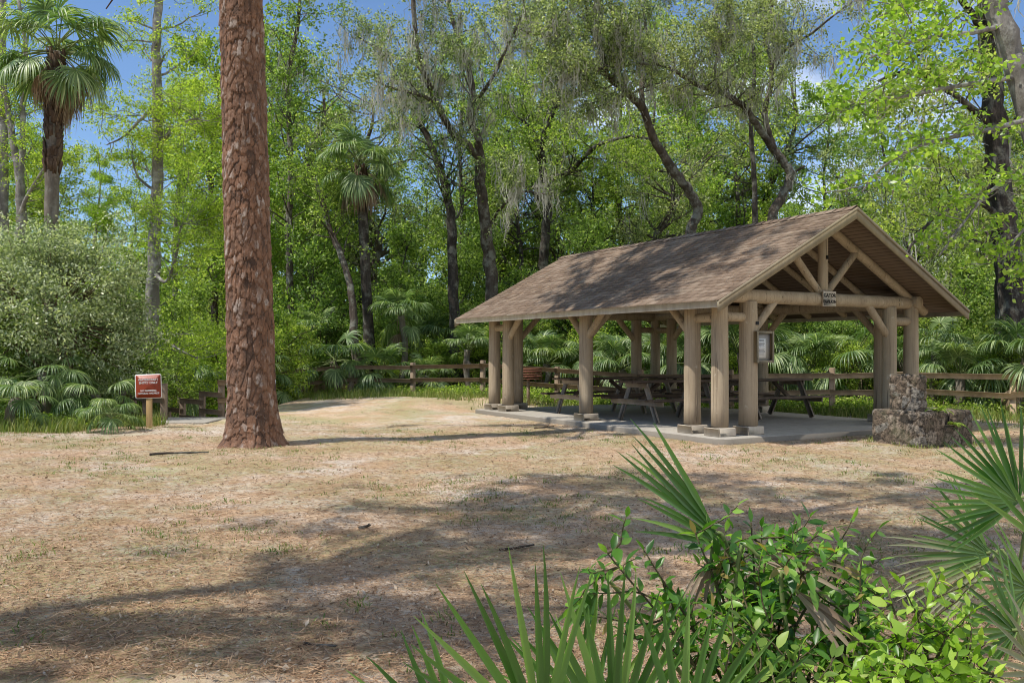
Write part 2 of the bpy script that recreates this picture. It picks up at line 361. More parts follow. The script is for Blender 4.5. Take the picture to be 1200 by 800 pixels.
nt.links.new(mx.outputs[2],bg.inputs[0]); bg.inputs[1].default_value=.15; nt.links.new(bg.outputs[0],wo.inputs[0])
sl=bpy.data.lights.new('sun','SUN'); sl.energy=5.0; sl.angle=radians(.53); sl.color=(1,.945,.86)
so=link('sun',sl); so.rotation_euler=Vector(SUN).to_track_quat('Z','Y').to_euler()
cam=bpy.data.cameras.new('camera'); cam.sensor_width=36; cam.lens=FPX/1200*36; cam.shift_y=(HY-400)/1200; cam.clip_end=2000; cam.clip_start=.05
co=link('camera',cam); co.location=(0,0,CAMZ); co.rotation_euler=(pi/2,0,0); scene.camera=co
scene.view_settings.view_transform='Standard'; scene.view_settings.look='None'; scene.view_settings.exposure=0
scene.render.resolution_x=1024; scene.render.resolution_y=682
try:
    scene.cycles.filter_width=1.0
    scene.cycles.max_bounces=6; scene.cycles.transmission_bounces=4; scene.cycles.diffuse_bounces=3
except Exception: pass

# ------------------------------------------------------------------ ground
xs=np.concatenate([np.linspace(-600,-40,30)[:-1],np.linspace(-40,-14,60)[:-1],np.linspace(-14,14,200)[:-1],np.linspace(14,40,60)[:-1],np.linspace(40,600,30)])
ys=np.concatenate([np.linspace(-200,-4,20)[:-1],np.linspace(-4,34,300)[:-1],np.linspace(34,90,60)[:-1],np.linspace(90,900,30)])
X,Y=np.meshgrid(xs,ys); rg=np.random.default_rng(3)
Z=ground(X,Y)+rg.normal(0,.006,X.shape)*(np.abs(X)<14)
nx=len(xs); i=np.arange(len(ys)-1)[:,None]*nx+np.arange(nx-1)[None,:]
mb=MB(); mb.add(np.stack([X,Y,Z],-1).reshape(-1,3),np.stack([i,i+1,i+nx+1,i+nx],-1).reshape(-1,4))
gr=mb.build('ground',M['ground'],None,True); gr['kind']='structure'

# landing at the head of the stairs
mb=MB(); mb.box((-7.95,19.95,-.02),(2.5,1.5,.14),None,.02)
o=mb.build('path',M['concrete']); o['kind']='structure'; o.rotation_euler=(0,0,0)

# ------------------------------------------------------------------ leaves and branches
def leaf_quads(C,L,W,rng,pm=-.35,ps=.65,rs=1.0):
    n=len(C); az=rng.uniform(0,2*pi,n); p=rng.normal(pm,ps,n); r=rng.normal(0,rs,n)
    L=L*rng.uniform(.65,1.25,n)[:,None]; W=W*rng.uniform(.7,1.2,n)[:,None]
    d=np.stack([np.cos(p)*np.cos(az),np.cos(p)*np.sin(az),np.sin(p)],1); h=np.stack([-np.sin(az),np.cos(az),0*az],1)
    s=h*np.cos(r)[:,None]+np.cross(d,h)*np.sin(r)[:,None]
    v=np.stack([C,C+d*L*.45+s*W/2,C+d*L,C+d*L*.45-s*W/2],1).reshape(-1,3)
    return v,np.arange(4*n).reshape(-1,4)

def curve(p,d,L,rng,n=6,up=.15,wig=.18):
    pts=[np.array(p,float)]; d=np.array(d,float); d/=np.linalg.norm(d)
    for _ in range(n-1):
        d=d+rng.normal(0,wig,3)+np.array([0,0,up]); d/=np.linalg.norm(d); pts.append(pts[-1]+d*L/(n-1))
    return np.array(pts)

def smooth_path(pts,rad,k=5):
    pts=np.asarray(pts,float); n=len(pts); t=np.arange(n); tt=np.linspace(0,n-1,(n-1)*k+1)
    if n<3: return np.stack([np.interp(tt,t,pts[:,c]) for c in range(3)],1),np.interp(tt,t,rad)
    ext=np.vstack([2*pts[0]-pts[1],pts,2*pts[-1]-pts[-2]]); out=[]
    for i in range(n-1):
        p0,p1,p2,p3=ext[i:i+4]
        for j in range(k):
            u=j/k; out.append(.5*((2*p1)+(-p0+p2)*u+(2*p0-5*p1+4*p2-p3)*u*u+(-p0+3*p1-3*p2+p3)*u**3))
    out.append(pts[-1]); return np.array(out),np.interp(tt,t,rad)

def ramify(path,rad,rng,tr,tips,n,l0,l1,t0=.3,up=.1,sub=4,subl=(.5,1.1),flat=.6,moss=None):
    m=len(path)
    for _ in range(n):
        t=t0+(1-t0)*rng.random()**.85; i=min(int(t*(m-1)),m-1); p=path[i]
        tg=path[min(i+1,m-1)]-path[max(i-1,0)]; tg=tg/(np.linalg.norm(tg)+1e-9)
        d=rng.normal(0,1,3); d[2]*=flat; d-=tg*d.dot(tg)*.7; d/=np.linalg.norm(d); d=d+tg*.45+np.array([0,0,.15])
        L=rng.uniform(l0,l1)*(1-.35*t); r=max(.010,rad[i]*.3); c=curve(p,d,L,rng,7,up)
        tr.tube(c,np.linspace(r,.008,7),5,False)
        if moss is not None: moss.append(c[2:])
        for k in range(sub):
            j=rng.integers(2,7); d2=rng.normal(0,1,3); d2[2]*=flat; d2/=np.linalg.norm(d2); d2+=(c[min(j,6)]-c[j-1])/(L/6)*.7
            c2=curve(c[j],d2,rng.uniform(*subl),rng,4,up*.6,.25); tr.tube(c2,np.linspace(max(.006,r*.35),.004,4),3,False)
            tips.extend([c2[1],c2[2],c2[3]])
        tips.extend([c[4],c[6]])

def crown(tips,rng,per,spread,L,W,zs=.7,keep=.6,**k):
    T=np.array(tips); T=T[rng.random(len(T))<keep]; cnt=np.maximum(1,(per/keep*rng.uniform(.35,1.6,len(T)))).astype(int); R=np.repeat(spread*.62*rng.uniform(.6,1.35,len(T)),cnt)[:,None]; C=np.repeat(T,cnt,0)+rng.normal(0,1,(cnt.sum(),3))*R*np.array([1,1,zs])
    mb=MB(); mb.add(*leaf_quads(C,L,W,rng,**k)); return mb

def moss_strands(paths,rng,per,l0=.3,l1=1.3,w=.035):
    mb=MB(); V=[]
    for c in paths:
        for _ in range(per):
            p=c[rng.integers(0,len(c))]+rng.normal(0,.05,3); L=rng.uniform(l0,l1); nst=rng.integers(3,7)
            for q in range(nst):
                l=L*rng.uniform(.5,1); b=p+rng.normal(0,.07,3)*np.array([1,1,.3]); a=rng.uniform(0,pi); s=np.array([cos(a),sin(a),0])*w*rng.uniform(.4,1)
                pt=[b+np.array([*rng.normal(0,.03,2),0])*k-np.array([0,0,l*k/4]) for k in range(5)]; wd=[.6,1,.85,.6,.1]
                v=[]
                for k in range(5): v+= [pt[k]-s*wd[k],pt[k]+s*wd[k]]
                mb.add(v,[(2*k,2*k+1,2*k+3,2*k+2) for k in range(4)])
    return mb

def hero_tree(name,label,limbs,bark,leaf,seed,n=14,l0=1.2,l1=2.6,per=9,spread=.22,L=.09,W=.045,sub=4,subl=(.5,1.1),moss=0,cat='tree',t0=.35,up=.1,group=None,seg=14,flat=.7,extra=None,flare=1.35,mossl=1.3):
    """limbs: list of (points, r0, r1, leafy count factor); first one rises from the ground. Points are world coordinates."""
    rng=np.random.default_rng(seed); b=np.array(limbs[0][0][0],float); b[2]=float(ground(b[0],b[1]))-.05
    root=thing(name,label,cat,b,0,group); tr=MB(); tips=[]; mp=[]
    for k,(pts,r0,r1,fac) in enumerate(limbs):
        pts=np.array(pts,float)-b
        if k==0: pts[0]=(0,0,0)
        rad=np.linspace(r0,r1,len(pts))
        if k==0: rad[0]*=flare
        pth,rd=smooth_path(pts,rad,5)
        pth=pth+rng.normal(0,1,pth.shape)*rd[:,None]*.10*(np.arange(len(pth))>0)[:,None]
        tr.tube(pth,rd,seg if k==0 else 9,True,rng,.05)
        if fac>0: ramify(pth,rd,rng,tr,tips,int(n*fac),l0,l1,t0 if k==0 else .15,up,sub,subl,flat,mp)
        if k>0: mp.append(pth)
    if extra: 
        for e in extra: tips.extend([np.array(e)-b+rng.normal(0,.5,3) for _ in range(10)])
    tr.build('trunk',bark,root,True)
    if tips: crown(tips,rng,per,spread,L,W).build('crown',leaf,root)
    if moss: moss_strands(mp,rng,moss,.2,mossl,.02).build('spanish_moss',M['moss'],root)['kind']='stuff'
    return root

def proto_tree(name,label,group,seed,h,cr,base,bark,leaf,nb=26,per=10,spread=.32,L=.15,W=.08,r0=.2,lean=.4,sub=5,up=.05,profile='round',moss=0,cat='tree',tfrac=.92):
    rng=np.random.default_rng(seed); root=thing(name,label,cat,(0,0,0),0,group); tr=MB(); tips=[]; mp=[]
    k=9; z=np.linspace(0,h*tfrac,k); p=np.stack([np.cumsum(rng.normal(0,lean*.4,k)),np.cumsum(rng.normal(0,lean*.4,k)),z],1); p[0]=(0,0,-.1); p[1:,0]+=lean*rng.normal(0,1)*z[1:]/h
    rad=r0*(1-.85*(z/z[-1])**1.1); rad[0]*=1.4
    pth,rd=smooth_path(p,rad,4); tr.tube(pth,rd,10,True,rng,.05)
    for _ in range(nb):
        t=base+(1-base)*rng.random(); i=int(t*(len(pth)-1)); u=(t-base)/(1-base)
        if profile=='round': R=cr*math.sqrt(max(.06,1-(2*u-.85)**2/1.6))
        elif profile=='cone': R=cr*(1-.85*u)+.3
        else: R=cr*(.35+.65*u)
        az=rng.uniform(0,2*pi); d=np.array([cos(az),sin(az),rng.uniform(.1,.7) if profile!='cone' else rng.uniform(-.05,.25)])
        R*=rng.uniform(.65,1.1); c=curve(pth[i],d,R,rng,8,up,.16); r=max(.02,rd[i]*.45); tr.tube(c,np.linspace(r,.01,8),5,False); mp.append(c[2:])
        for s in range(sub):
            j=rng.integers(2,8); d2=rng.normal(0,1,3); d2[2]*=.6; d2/=np.linalg.norm(d2); c2=curve(c[j],d2+(c[j]-c[j-1])/(R/7)*.5,R*rng.uniform(.2,.42),rng,4,.03,.22)
            tr.tube(c2,np.linspace(max(.008,r*.35),.005,4),3,False); tips.extend([c2[1],c2[2],c2[3],c2[3]])
        tips.append(c[-1]); tips.append(c[5])
    tr.build('trunk',bark,root,True); crown(tips,rng,per,spread,L,W).build('crown',leaf,root)
    if moss: moss_strands(mp,rng,moss,.3,1.4,.03).build('spanish_moss',M['moss'],root)['kind']='stuff'
    return root

# ------------------------------------------------------------------ fan leaves
def fan(rng,n,R,pet,elev,span,droop,width,stiff=0.,pr=.012,join=.42,curl=.0,fold=.25,rows=(0,.22,.45,.65,.83,1.),pdroop=.0,lenvar=.06,costa=.0):
    """one fan leaf in its own frame: stalk leaves the origin in the XZ plane at angle elev; returns blade MB and stalk MB"""
    bl=MB(); st=MB(); k=7; pts=[np.zeros(3)]; e=elev
    for j in range(k-1): pts.append(pts[-1]+np.array([cos(e),0,sin(e)])*pet/(k-1)); e-=pdroop/(k-1)
    pts=np.array(pts); st.tube(pts,np.linspace(pr*1.5,pr*.8,k),5)
    hub=pts[-1]; ex=np.array([cos(e),0,sin(e)]); ey=np.array([0,1.,0]); ez=np.cross(ex,ey)
    rows=np.array(rows)
    for a in np.linspace(-span/2,span/2,n):
        aa=a+rng.normal(0,.02); Ln=R*(.72+.28*cos(a*.8))*(1+rng.normal(0,lenvar)); dirv=ex*cos(aa)+ey*sin(aa); sd=-ex*sin(aa)+ey*cos(aa)
        dr=droop*(1+rng.normal(0,.25)); tip=rng.normal(0,.04); p=hub.copy(); d=dirv.copy(); v=[]; last=0
        cst=costa*math.exp(-(a/.9)**2)
        for r in rows:
            step=(r-last)*Ln; last=r
            d=d+np.array([0,0,-1.])*dr*(r**1.5)*.55+sd*tip*r-np.array([0,0,1.])*cst*.25*r; d/=np.linalg.norm(d); p=p+d*step
            if r<=join: wd=min(width*1.15,2*r*Ln*math.tan(span/(n-1)/2)*1.02+.002)
            else: wd=width*(1-((r-join)/(1-join))**1.6)+.001
            nn=np.cross(d,sd); nn/=np.linalg.norm(nn)+1e-9
            v+=[p-sd*wd/2+nn*wd*fold,p,p+sd*wd/2+nn*wd*fold]
        m=len(rows); bl.add(v,[q for i in range(m-1) for q in((3*i,3*i+1,3*i+4,3*i+3),(3*i+1,3*i+2,3*i+5,3*i+4))])
    return bl,st

FR={}
rf=np.random.default_rng(11)
def make_fronds():
    specs={'up':(1.15,.6,.25),'mid':(.65,.9,.55),'out':(.15,1.2,.75),'low':(-.45,1.3,.8)}
    for key,(el,dr,pd) in specs.items():
        FR[key]=[]
        for q in range(3):
            b,s=fan(rf,34,.95*rf.uniform(.9,1.1),1.0,el+rf.normal(0,.08),4.3,dr,.05,pr=.014,pdroop=pd*.6,costa=1.4)
            FR[key].append((b.mesh('frond',M['palm'],False),s.mesh('stalk',M['petiole'],True)))
    FR['dead']=[]
    for q in range(3):
        b,s=fan(rf,26,.75,.8,-.7+rf.normal(0,.2),2.6,2.4,.035,pr=.012,pdroop=.7,costa=1.5,lenvar=.18)
        FR['dead'].append((b.mesh('dead_frond',M['palm_dead'],False),s.mesh('stalk',M['palm_dead'],True)))
    FR['near']=[]
    for q in range(4):
        b,s=fan(rf,26,.62,.6,[1.2,.9,.6,.35][q],3.6,.22,.034,pr=.008,pdroop=.2)
        FR['near'].append((b.mesh('frond',M['palmetto'],False),s.mesh('stalk',M['petiole'],True)))
make_fronds()

def add_frond(root,kind,loc,az,sc,rng,tilt=0):
    b,s=FR[kind][rng.integers(0,len(FR[kind]))]
    o=link('dead_frond' if kind=='dead' else 'frond',b,root); o.location=[float(c) for c in loc]; o.rotation_euler=(rng.normal(0,.12),tilt+rng.normal(0,.08),az); o.scale=(sc,)*3
    link('stalk',s,o)
    if kind=='dead': pass
    return o

def palm(label,base,top,r0,r1,seed,nf=24,sc=1.0,dead=6,boots=0.,group=None,name='cabbage_palm',mix=('up','mid','out','low'),pw=(.2,.32,.3,.18),bark='bark_palm'):
    """base/top in world coordinates"""
    rng=np.random.default_rng(seed); b=np.array(base,float); b[2]=float(ground(b[0],b[1]))-.05
    root=thing(name,label,'palm',b,0,group); top=np.array(top,float)-b
    k=28; t=np.linspace(0,1,k)[:,None]; bow=np.array([rng.normal(0,.15),rng.normal(0,.15),0])
    pts=top*t+bow*np.sin(t*pi); rad=np.linspace(r0,r1,k)*(1+rng.normal(0,.03,k)); rad[0]*=1.25
    if np.linalg.norm(top)>.6:
        m=MB(); m.tube(pts,rad,14,True,rng,.03)
        m.build('trunk',M[bark],root,True)
        if boots>0:
            m=MB(); H=np.linalg.norm(top)
            for q in range(int(boots*70)):
                z=1-boots/H*rng.random(); p=top*z+bow*sin(z*pi); az=rng.uniform(0,2*pi); rr=r1*.9; o=np.array([cos(az),sin(az),0])
                m.bar(p+o*rr-np.array([0,0,.16]),p+o*(rr+.07)+np.array([0,0,.14]),.09,.03,up=(o[0],o[1],.01))
            m.build('leaf_bases',M['boots'],root)
    for q in range(nf):
        kd=rng.choice(mix,p=pw); add_frond(root,kd,top+rng.normal(0,.06,3),q*2.39996+rng.normal(0,.25),sc*rng.uniform(.85,1.15),rng)
    for q in range(dead): add_frond(root,'dead',top-np.array([0,0,.15])+rng.normal(0,.08,3),rng.uniform(0,2*pi),sc*rng.uniform(.8,1.15),rng)
    return root

# ------------------------------------------------------------------ PAVILION
TH=.524; PX,PY=3.607,15.206; L_,W_,S_=8.094,5.203,.70; S2=.677; OV,OVG,ZE,ZR=.705,.736,2.25,4.105
SLAB=.13
pav=thing('picnic_pavilion','open log pavilion with brown shingled gable roof on a concrete slab','pavilion',(PX,PY,SLAB),TH)
rng=np.random.default_rng(5)
# local axes: x = short side (b), y = long side (a), z up from slab top
mb=MB(); bx0,bx1,ay0,ay1=-.36,W_+.36,-.42,L_+.36
ch=.35
outl=[(bx0+ch*.5,ay0),(bx1,ay0),(bx1,ay1),(bx0,ay1),(bx0,ay0+ch*.5)]
def prism(mb,outl,z0,z1):
    n=len(outl); v=[(x,y,z0) for x,y in outl]+[(x,y,z1) for x,y in outl]+[(np.mean([p[0] for p in outl]),np.mean([p[1] for p in outl]),z1)]
    mb.add(v,[(i,(i+1)%n,n+(i+1)%n,n+i) for i in range(n)],[(n+i,n+(i+1)%n,2*n) for i in range(n)])
inn=[(x+(.015 if x<1 else -.015),y+(.015 if y<1 else -.015)) for x,y in outl]
n5=len(outl); v=[(x,y,-.2) for x,y in outl]+[(x,y,-.015) for x,y in outl]+[(x,y,0) for x,y in inn]+[(W_/2,L_/2,0)]
mb.add(v,[(i,(i+1)%n5,n5+(i+1)%n5,n5+i) for i in range(n5)]+[(n5+i,n5+(i+1)%n5,2*n5+(i+1)%n5,2*n5+i) for i in range(n5)],[(2*n5+i,2*n5+(i+1)%n5,3*n5) for i in range(n5)])
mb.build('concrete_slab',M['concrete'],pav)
ZB=2.45; RB=.125          # main beams
slope=(ZR-.03-(ZE+.06))/(W_/2+OV); SA=math.atan(slope)
def zroof(b): return ZR-.03-abs(b-W_/2)*slope
cols=[(0,0),(0,S_),(S2,0),(0,L_/2),(0,L_),(0,L_-S_),(S2,L_),(W_,0),(W_-S2,0),(W_,S_),(W_,L_/2),(W_,L_),(W_-S2,L_),(W_,L_-S_)]
for (b,a) in cols:
    corner=(b in(0,W_)) and (a in(0,L_))
    r=.145*rng.uniform(.95,1.05)
    if (b,a)==(S2,0): r=.165
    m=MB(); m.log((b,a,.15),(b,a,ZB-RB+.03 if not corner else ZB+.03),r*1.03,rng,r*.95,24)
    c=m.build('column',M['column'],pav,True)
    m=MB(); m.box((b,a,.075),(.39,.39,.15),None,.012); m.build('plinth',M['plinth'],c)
# long eave beams, gable beams, middle tie
for b in (0,W_):
    m=MB(); m.log((b,-.2,ZB+.004),(b,L_+.2,ZB+.004),RB,rng,None,18); m.build('eave_beam',M['column'],pav,True)
for a in (0,L_/2,L_):
    m=MB(); m.log((-.13,a,ZB-.006),(W_+.13,a,ZB-.006),RB*.98,rng,None,18); m.build('tie_beam',M['column'],pav,True)
    m=MB(); zt=zroof(W_/2)-.2
    m.log((W_/2,a,ZB+.09),(W_/2,a,zt),.095,rng); m.build('king_post',M['column'],pav,True)
    for sg in(-1,1):
        m=MB(); e=W_/2+sg*.92; m.log((W_/2+sg*.10,a,ZB+.12),(e,a,zroof(e)-.2),.07,rng); m.build('truss_strut',M['column'],pav,True)
        m=MB(); off=.15/cos(SA); m.log((W_/2+sg*.02,a,ZR-.03-off-.02),(W_/2+sg*(W_/2+.45),a,zroof(W_/2+W_/2+.45)-off-.01),.085,rng); m.build('rafter',M['column'],pav,True)
for a in np.linspace(0,L_,9)[1:-1]:
    if abs(a-L_/2)<.3: continue
    for sg in(-1,1):
        m=MB(); off=.13/cos(SA); m.log((W_/2+sg*.02,a,ZR-.03-off-.02),(W_/2+sg*(W_/2+.5),a,zroof(W_+.5)-off),.065,rng); m.build('rafter',M['column'],pav,True)
m=MB(); m.log((W_/2,-.1,ZR-.27),(W_/2,L_+.1,ZR-.27),.085,rng); m.build('ridge_beam',M['column'],pav,True)
# short links joining the three posts of every corner
zl=2.06
for b0,sb in((0,1),(W_,-1)):
    for a0,sa in((0,1),(L_,-1)):
        m=MB(); m.log((b0,a0-sa*.02,zl),(b0,a0+sa*(S_+.05),zl),.085,rng); m.build('corner_link',M['column'],pav,True)
        m=MB(); m.log((b0-sb*.02,a0,zl+.012),(b0+sb*(S2+.05),a0,zl+.012),.085,rng); m.build('corner_link',M['column'],pav,True)
# knee braces
def brace(p,q,r=.075):
    m=MB(); m.log(p,q,r,rng); m.build('knee_brace',M['column'],pav,True)
for b in(0,W_):
    brace((b,S_+.05,1.78),(b,S_+.68,ZB-.06)); brace((b,L_-S_-.05,1.78),(b,L_-S_-.68,ZB-.06))
    for sg in(-1,1): brace((b,L_/2+sg*.08,1.78),(b,L_/2+sg*.72,ZB-.06))
    s=1 if b==0 else -1
    brace((b+s*.08,L_/2,1.78),(b+s*.75,L_/2,ZB))
for a in(0,L_):
    brace((S2+.07,a,1.78),(S2+.72,a,ZB)); brace((W_-S2-.07,a,1.78),(W_-S2-.72,a,ZB))
# roof
roof=thing('roof','','') ; 
for k in('label','category'): del roof[k]
roof.parent=pav
A0,A1=-OVG,L_+OVG
for sg in(-1,1):
    m=MB(); e=W_/2+sg*(W_/2+OV-.02); t=.05
    v=[]
    for aa in(A0+.03,A1-.03):
        v+=[(W_/2,aa,ZR-.03-t*1.1),(e,aa,zroof(e)-t*1.1),(e,aa,zroof(e)-.012),(W_/2,aa,ZR-.03-.012)]
    m.add(v,[(0,1,5,4),(1,2,6,5),(2,3,7,6),(0,3,2,1),(4,5,6,7)]); m.build('roof_deck',M['deck'],roof)
    # shingles, tab by tab
    m=MB(); Ls=(W_/2+OV)/cos(SA); nc=27; ex=Ls/nc
    ca,sa=cos(SA),sin(SA)
    for c in range(nc):
        a=A0-.02-rng.uniform(0,.3)
        while a<A1+.02:
            wd=rng.choice([.24,.30,.34,.18]); a1=min(a+wd-.006,A1+.03); a0=max(a,A0-.03); a+=wd
            if a1-a0<.03: continue
            s1=Ls-c*ex+rng.normal(0,.006)+(.03 if c==0 else 0); s0=max(0,Ls-(c+1)*ex-.015); th=.016*rng.uniform(.75,1.35)
            def pt(s,aa,h): return (W_/2+sg*(s*ca+h*sa),aa,ZR-.03-s*sa+h*ca)
            v=[pt(s0,a0,.003),pt(s0,a1,.003),pt(s1,a1,th),pt(s1,a0,th),pt(s1,a1,.0),pt(s1,a0,.0),pt(s0,a0,0),pt(s0,a1,0)]
            m.add(v,[(0,1,2,3),(3,2,4,5),(0,3,5,6),(1,7,4,2)])
    m.build('shingles',M['shingle'],roof)
    # eave fascia and rake boards
    m=MB(); m.box((e+sg*.032,(A0+A1)/2,zroof(e)-.075),(.03,A1-A0-.05,.13),None,.004); m.build('fascia',M['fascia'],roof)
    for aa,ny in((A0,-1),(A1,1)):
        m=MB(); h=.17
        v=[]
        for yy in(aa,aa+ny*.032):
            e2=W_/2+sg*(W_/2+OV+.045)
            v+=[(W_/2,yy,ZR-.045),(e2,yy,zroof(e2)-.015),(e2,yy,zroof(e2)-.015-h),(W_/2,yy,ZR-.045-h*1.13)]
        m.add(v,[(0,1,2,3),(4,7,6,5),(0,4,5,1),(1,5,6,2),(2,6,7,3)]); m.build('rake_board',M['trim'],roof)
        m=MB(); v=[]
        for yy in(aa+ny*.034,aa+ny*.052):
            v+=[(W_/2,yy,ZR-.028),(e2,yy,zroof(e2)+.002),(e2,yy,zroof(e2)-.05),(W_/2,yy,ZR-.028-.058)]
        m.add(v,[(0,1,2,3),(4,7,6,5),(0,4,5,1),(1,5,6,2),(2,6,7,3)]); m.build('rake_trim',M['trim'],roof)
m=MB(); a=A0-.03
while a<A1:
    wd=.22; th=rng.uniform(.012,.02); hw=.15
    for sg in(-1,1):
        v=[(W_/2,a,ZR-.008+th),(W_/2,a+wd+.05,ZR-.008),(W_/2+sg*hw,a+wd+.05,ZR-.012-hw*slope),(W_/2+sg*hw,a,ZR-.012-hw*slope+th)]
        m.add(v,[(0,1,2,3)] if sg>0 else [(3,2,1,0)])
    a+=wd
m.build('ridge_cap',M['shingle'],roof)

def text_mesh(name,txt,size,mat,parent,loc,rot,depth=.004,align='CENTER',sp=1.0,bold=0):
    cu=bpy.data.curves.new(name,'FONT'); cu.body=txt; cu.size=size; cu.align_x=align; cu.align_y='CENTER'; cu.extrude=depth; cu.space_character=sp; cu.offset=bold
    t=bpy.data.objects.new(name,cu); COL.objects.link(t); bpy.context.view_layer.update()
    me=bpy.data.meshes.new_from_object(t.evaluated_get(bpy.context.evaluated_depsgraph_get())); bpy.data.objects.remove(t)
    me.materials.clear(); me.materials.append(mat); o=link(name,me,parent); o.location=loc; o.rotation_euler=rot; return o
# name sign on the gable beam (faces -y local)
m=MB(); m.box((W_/2,-RB-.02,ZB-.0),(.36,.03,.28),None,.012); ns=m.build('name_sign',M['plinth'],pav)
text_mesh('lettering','GATOR',.095,M['lettering'],ns,(W_/2,-RB-.0375,ZB+.06),(pi/2,0,0),.002,bold=.002)
text_mesh('lettering','PAVILION',.082,M['lettering'],ns,(W_/2,-RB-.0375,ZB-.055),(pi/2,0,0),.002,bold=.002)
m=MB(); m.box((W_/2-.0,-.105,ZB+.78),(.045,.02,.07),None,.004); m.build('number_plate',M['black'],pav)
m=MB(); m.box((S2+.055,-.162,1.965),(.075,.02,.06),None,.004); m.build('number_plate',M['black'],pav)
# notice box
nb=thing('notice_box','tan framed shallow notice box with a printed white sheet, fixed to a pavilion column','notice board',(PX,PY,SLAB),TH)
cx,cz,cy=S2+.18,1.545,-.19
m=MB()
for sg in(-1,1): m.box((cx+sg*.19,cy-.008,cz),(.045,.085,.56),None,.004)
for sg in(-1,1): m.box((cx,cy-.008,cz+sg*.2575),(.335,.083,.045),None,.004)
m.build('frame',M['trim'],nb)
m=MB(); m.box((cx,cy+.024,cz),(.335,.012,.47)); m.build('back_panel',M['grey_back'],nb)
m=MB(); m.box((cx-.045,cy+.010,cz-.025),(.21,.006,.34)); pp=m.build('paper_sheet',M['paper'],nb)
m=MB(); m.box((cx-.045,cy+.004,cz+.115),(.11,.004,.018))
for q in range(11): m.box((cx-.045+rng.normal(0,.006),cy+.004,cz+.075-q*.021),(.16*rng.uniform(.6,1),.004,.006))
m.build('printed_lines',M['print'],pp)

# ------------------------------------------------------------------ PICNIC TABLES
def make_table(label):
    t=thing('picnic_table',label,'picnic table',(0,0,0),TH,'picnic tables under the pavilion')
    r=np.random.default_rng(21); LT=2.25
    m=MB()
    for k in range(5): m.box((0,(k-2)*.152,.835+r.normal(0,.002)),(LT+r.normal(0,.01),.143,.04),None,.005)
    m.build('tabletop',M['table'],t)
    for sg in(-1,1):
        m=MB()
        for k in range(2): m.box((0,sg*(.68+k*.15),.475),(LT+r.normal(0,.01),.142,.04),None,.005)
        m.build('bench',M['table'],t)
    for e in(-1,1):
        x=e*(LT/2-.32)
        for sg in(-1,1):
            m=MB(); m.bar((x,sg*.62,0.02),(x,sg*.24,.80),.045,.125,up=(0,1,0),bevel=.005,ext=.03); m.build('leg',M['table_leg'],t)
        m=MB(); m.box((x+e*.047,0,.415),(.04,1.72,.11),None,.005); m.build('bench_bearer',M['table_leg'],t)
        m=MB(); m.box((x+e*.047,0,.765),(.04,.70,.09),None,.005); m.build('top_bearer',M['table_leg'],t)
        m=MB(); m.bar((x-e*.05,0,.44),(x-e*.55,0,.80),.09,.04,up=(0,1,0),bevel=.004); m.build('diagonal_brace',M['table'],t)
    return t
def table_pos(b,a): return (PX+b*cos(TH)-a*sin(TH),PY+b*sin(TH)+a*cos(TH),SLAB)
t1=make_table('picnic table with sunlit end legs nearest the open long side of the pavilion')
t1.location=table_pos(1.46,3.1)
for (b,a,lab) in((1.40,5.45,'picnic table half behind the middle column, farther down the pavilion'),(3.95,2.75,'picnic table with its bench end showing right of the notice box column'),(3.95,5.45,'picnic table farthest back in the pavilion, behind the others')):
    c=copy_tree(t1); c.location=table_pos(b,a); c['label']=lab

# ------------------------------------------------------------------ GRILL
gp=P(619,473,24.6); gz=float(ground(gp[0],gp[1])); gl=thing('pedestal_grill','rusty red-brown box grill on a single post beside the far end of the pavilion','grill',(gp[0],gp[1],gz),.35)
m=MB(); m.tube([(0,0,-.05),(0,0,.72)],.045,12); m.build('post',M['fence_old'],gl,True)
m=MB()
m.box((.08,0,.735),(.50,.36,.02))
for z in(.80,.87,.94,1.01): m.box((.08,-.18,z),(.50,.02,.042)); m.box((.08,.18,z),(.50,.02,.042)); m.box((-.17,0,z),(.02,.36,.042)); m.box((.33,0,z),(.02,.36,.042))
def rust():
    n=NT('rusty_steel'); f=n.noise(n.coord('Object'),12,5,.7); return n.done(n.bsdf(n.ramp(f,[(.3,(.08,.03,.02)),(.6,(.22,.085,.05)),(.8,(.3,.15,.1))]),.8,.4,f,.3,.01))
M['rust']=rust(); m.build('firebox',M['rust'],gl)
m=MB()
for k in range(9): m.box((-.13+k*.052,0,1.03),(.012,.34,.012))
m.build('grate',M['rust'],gl)

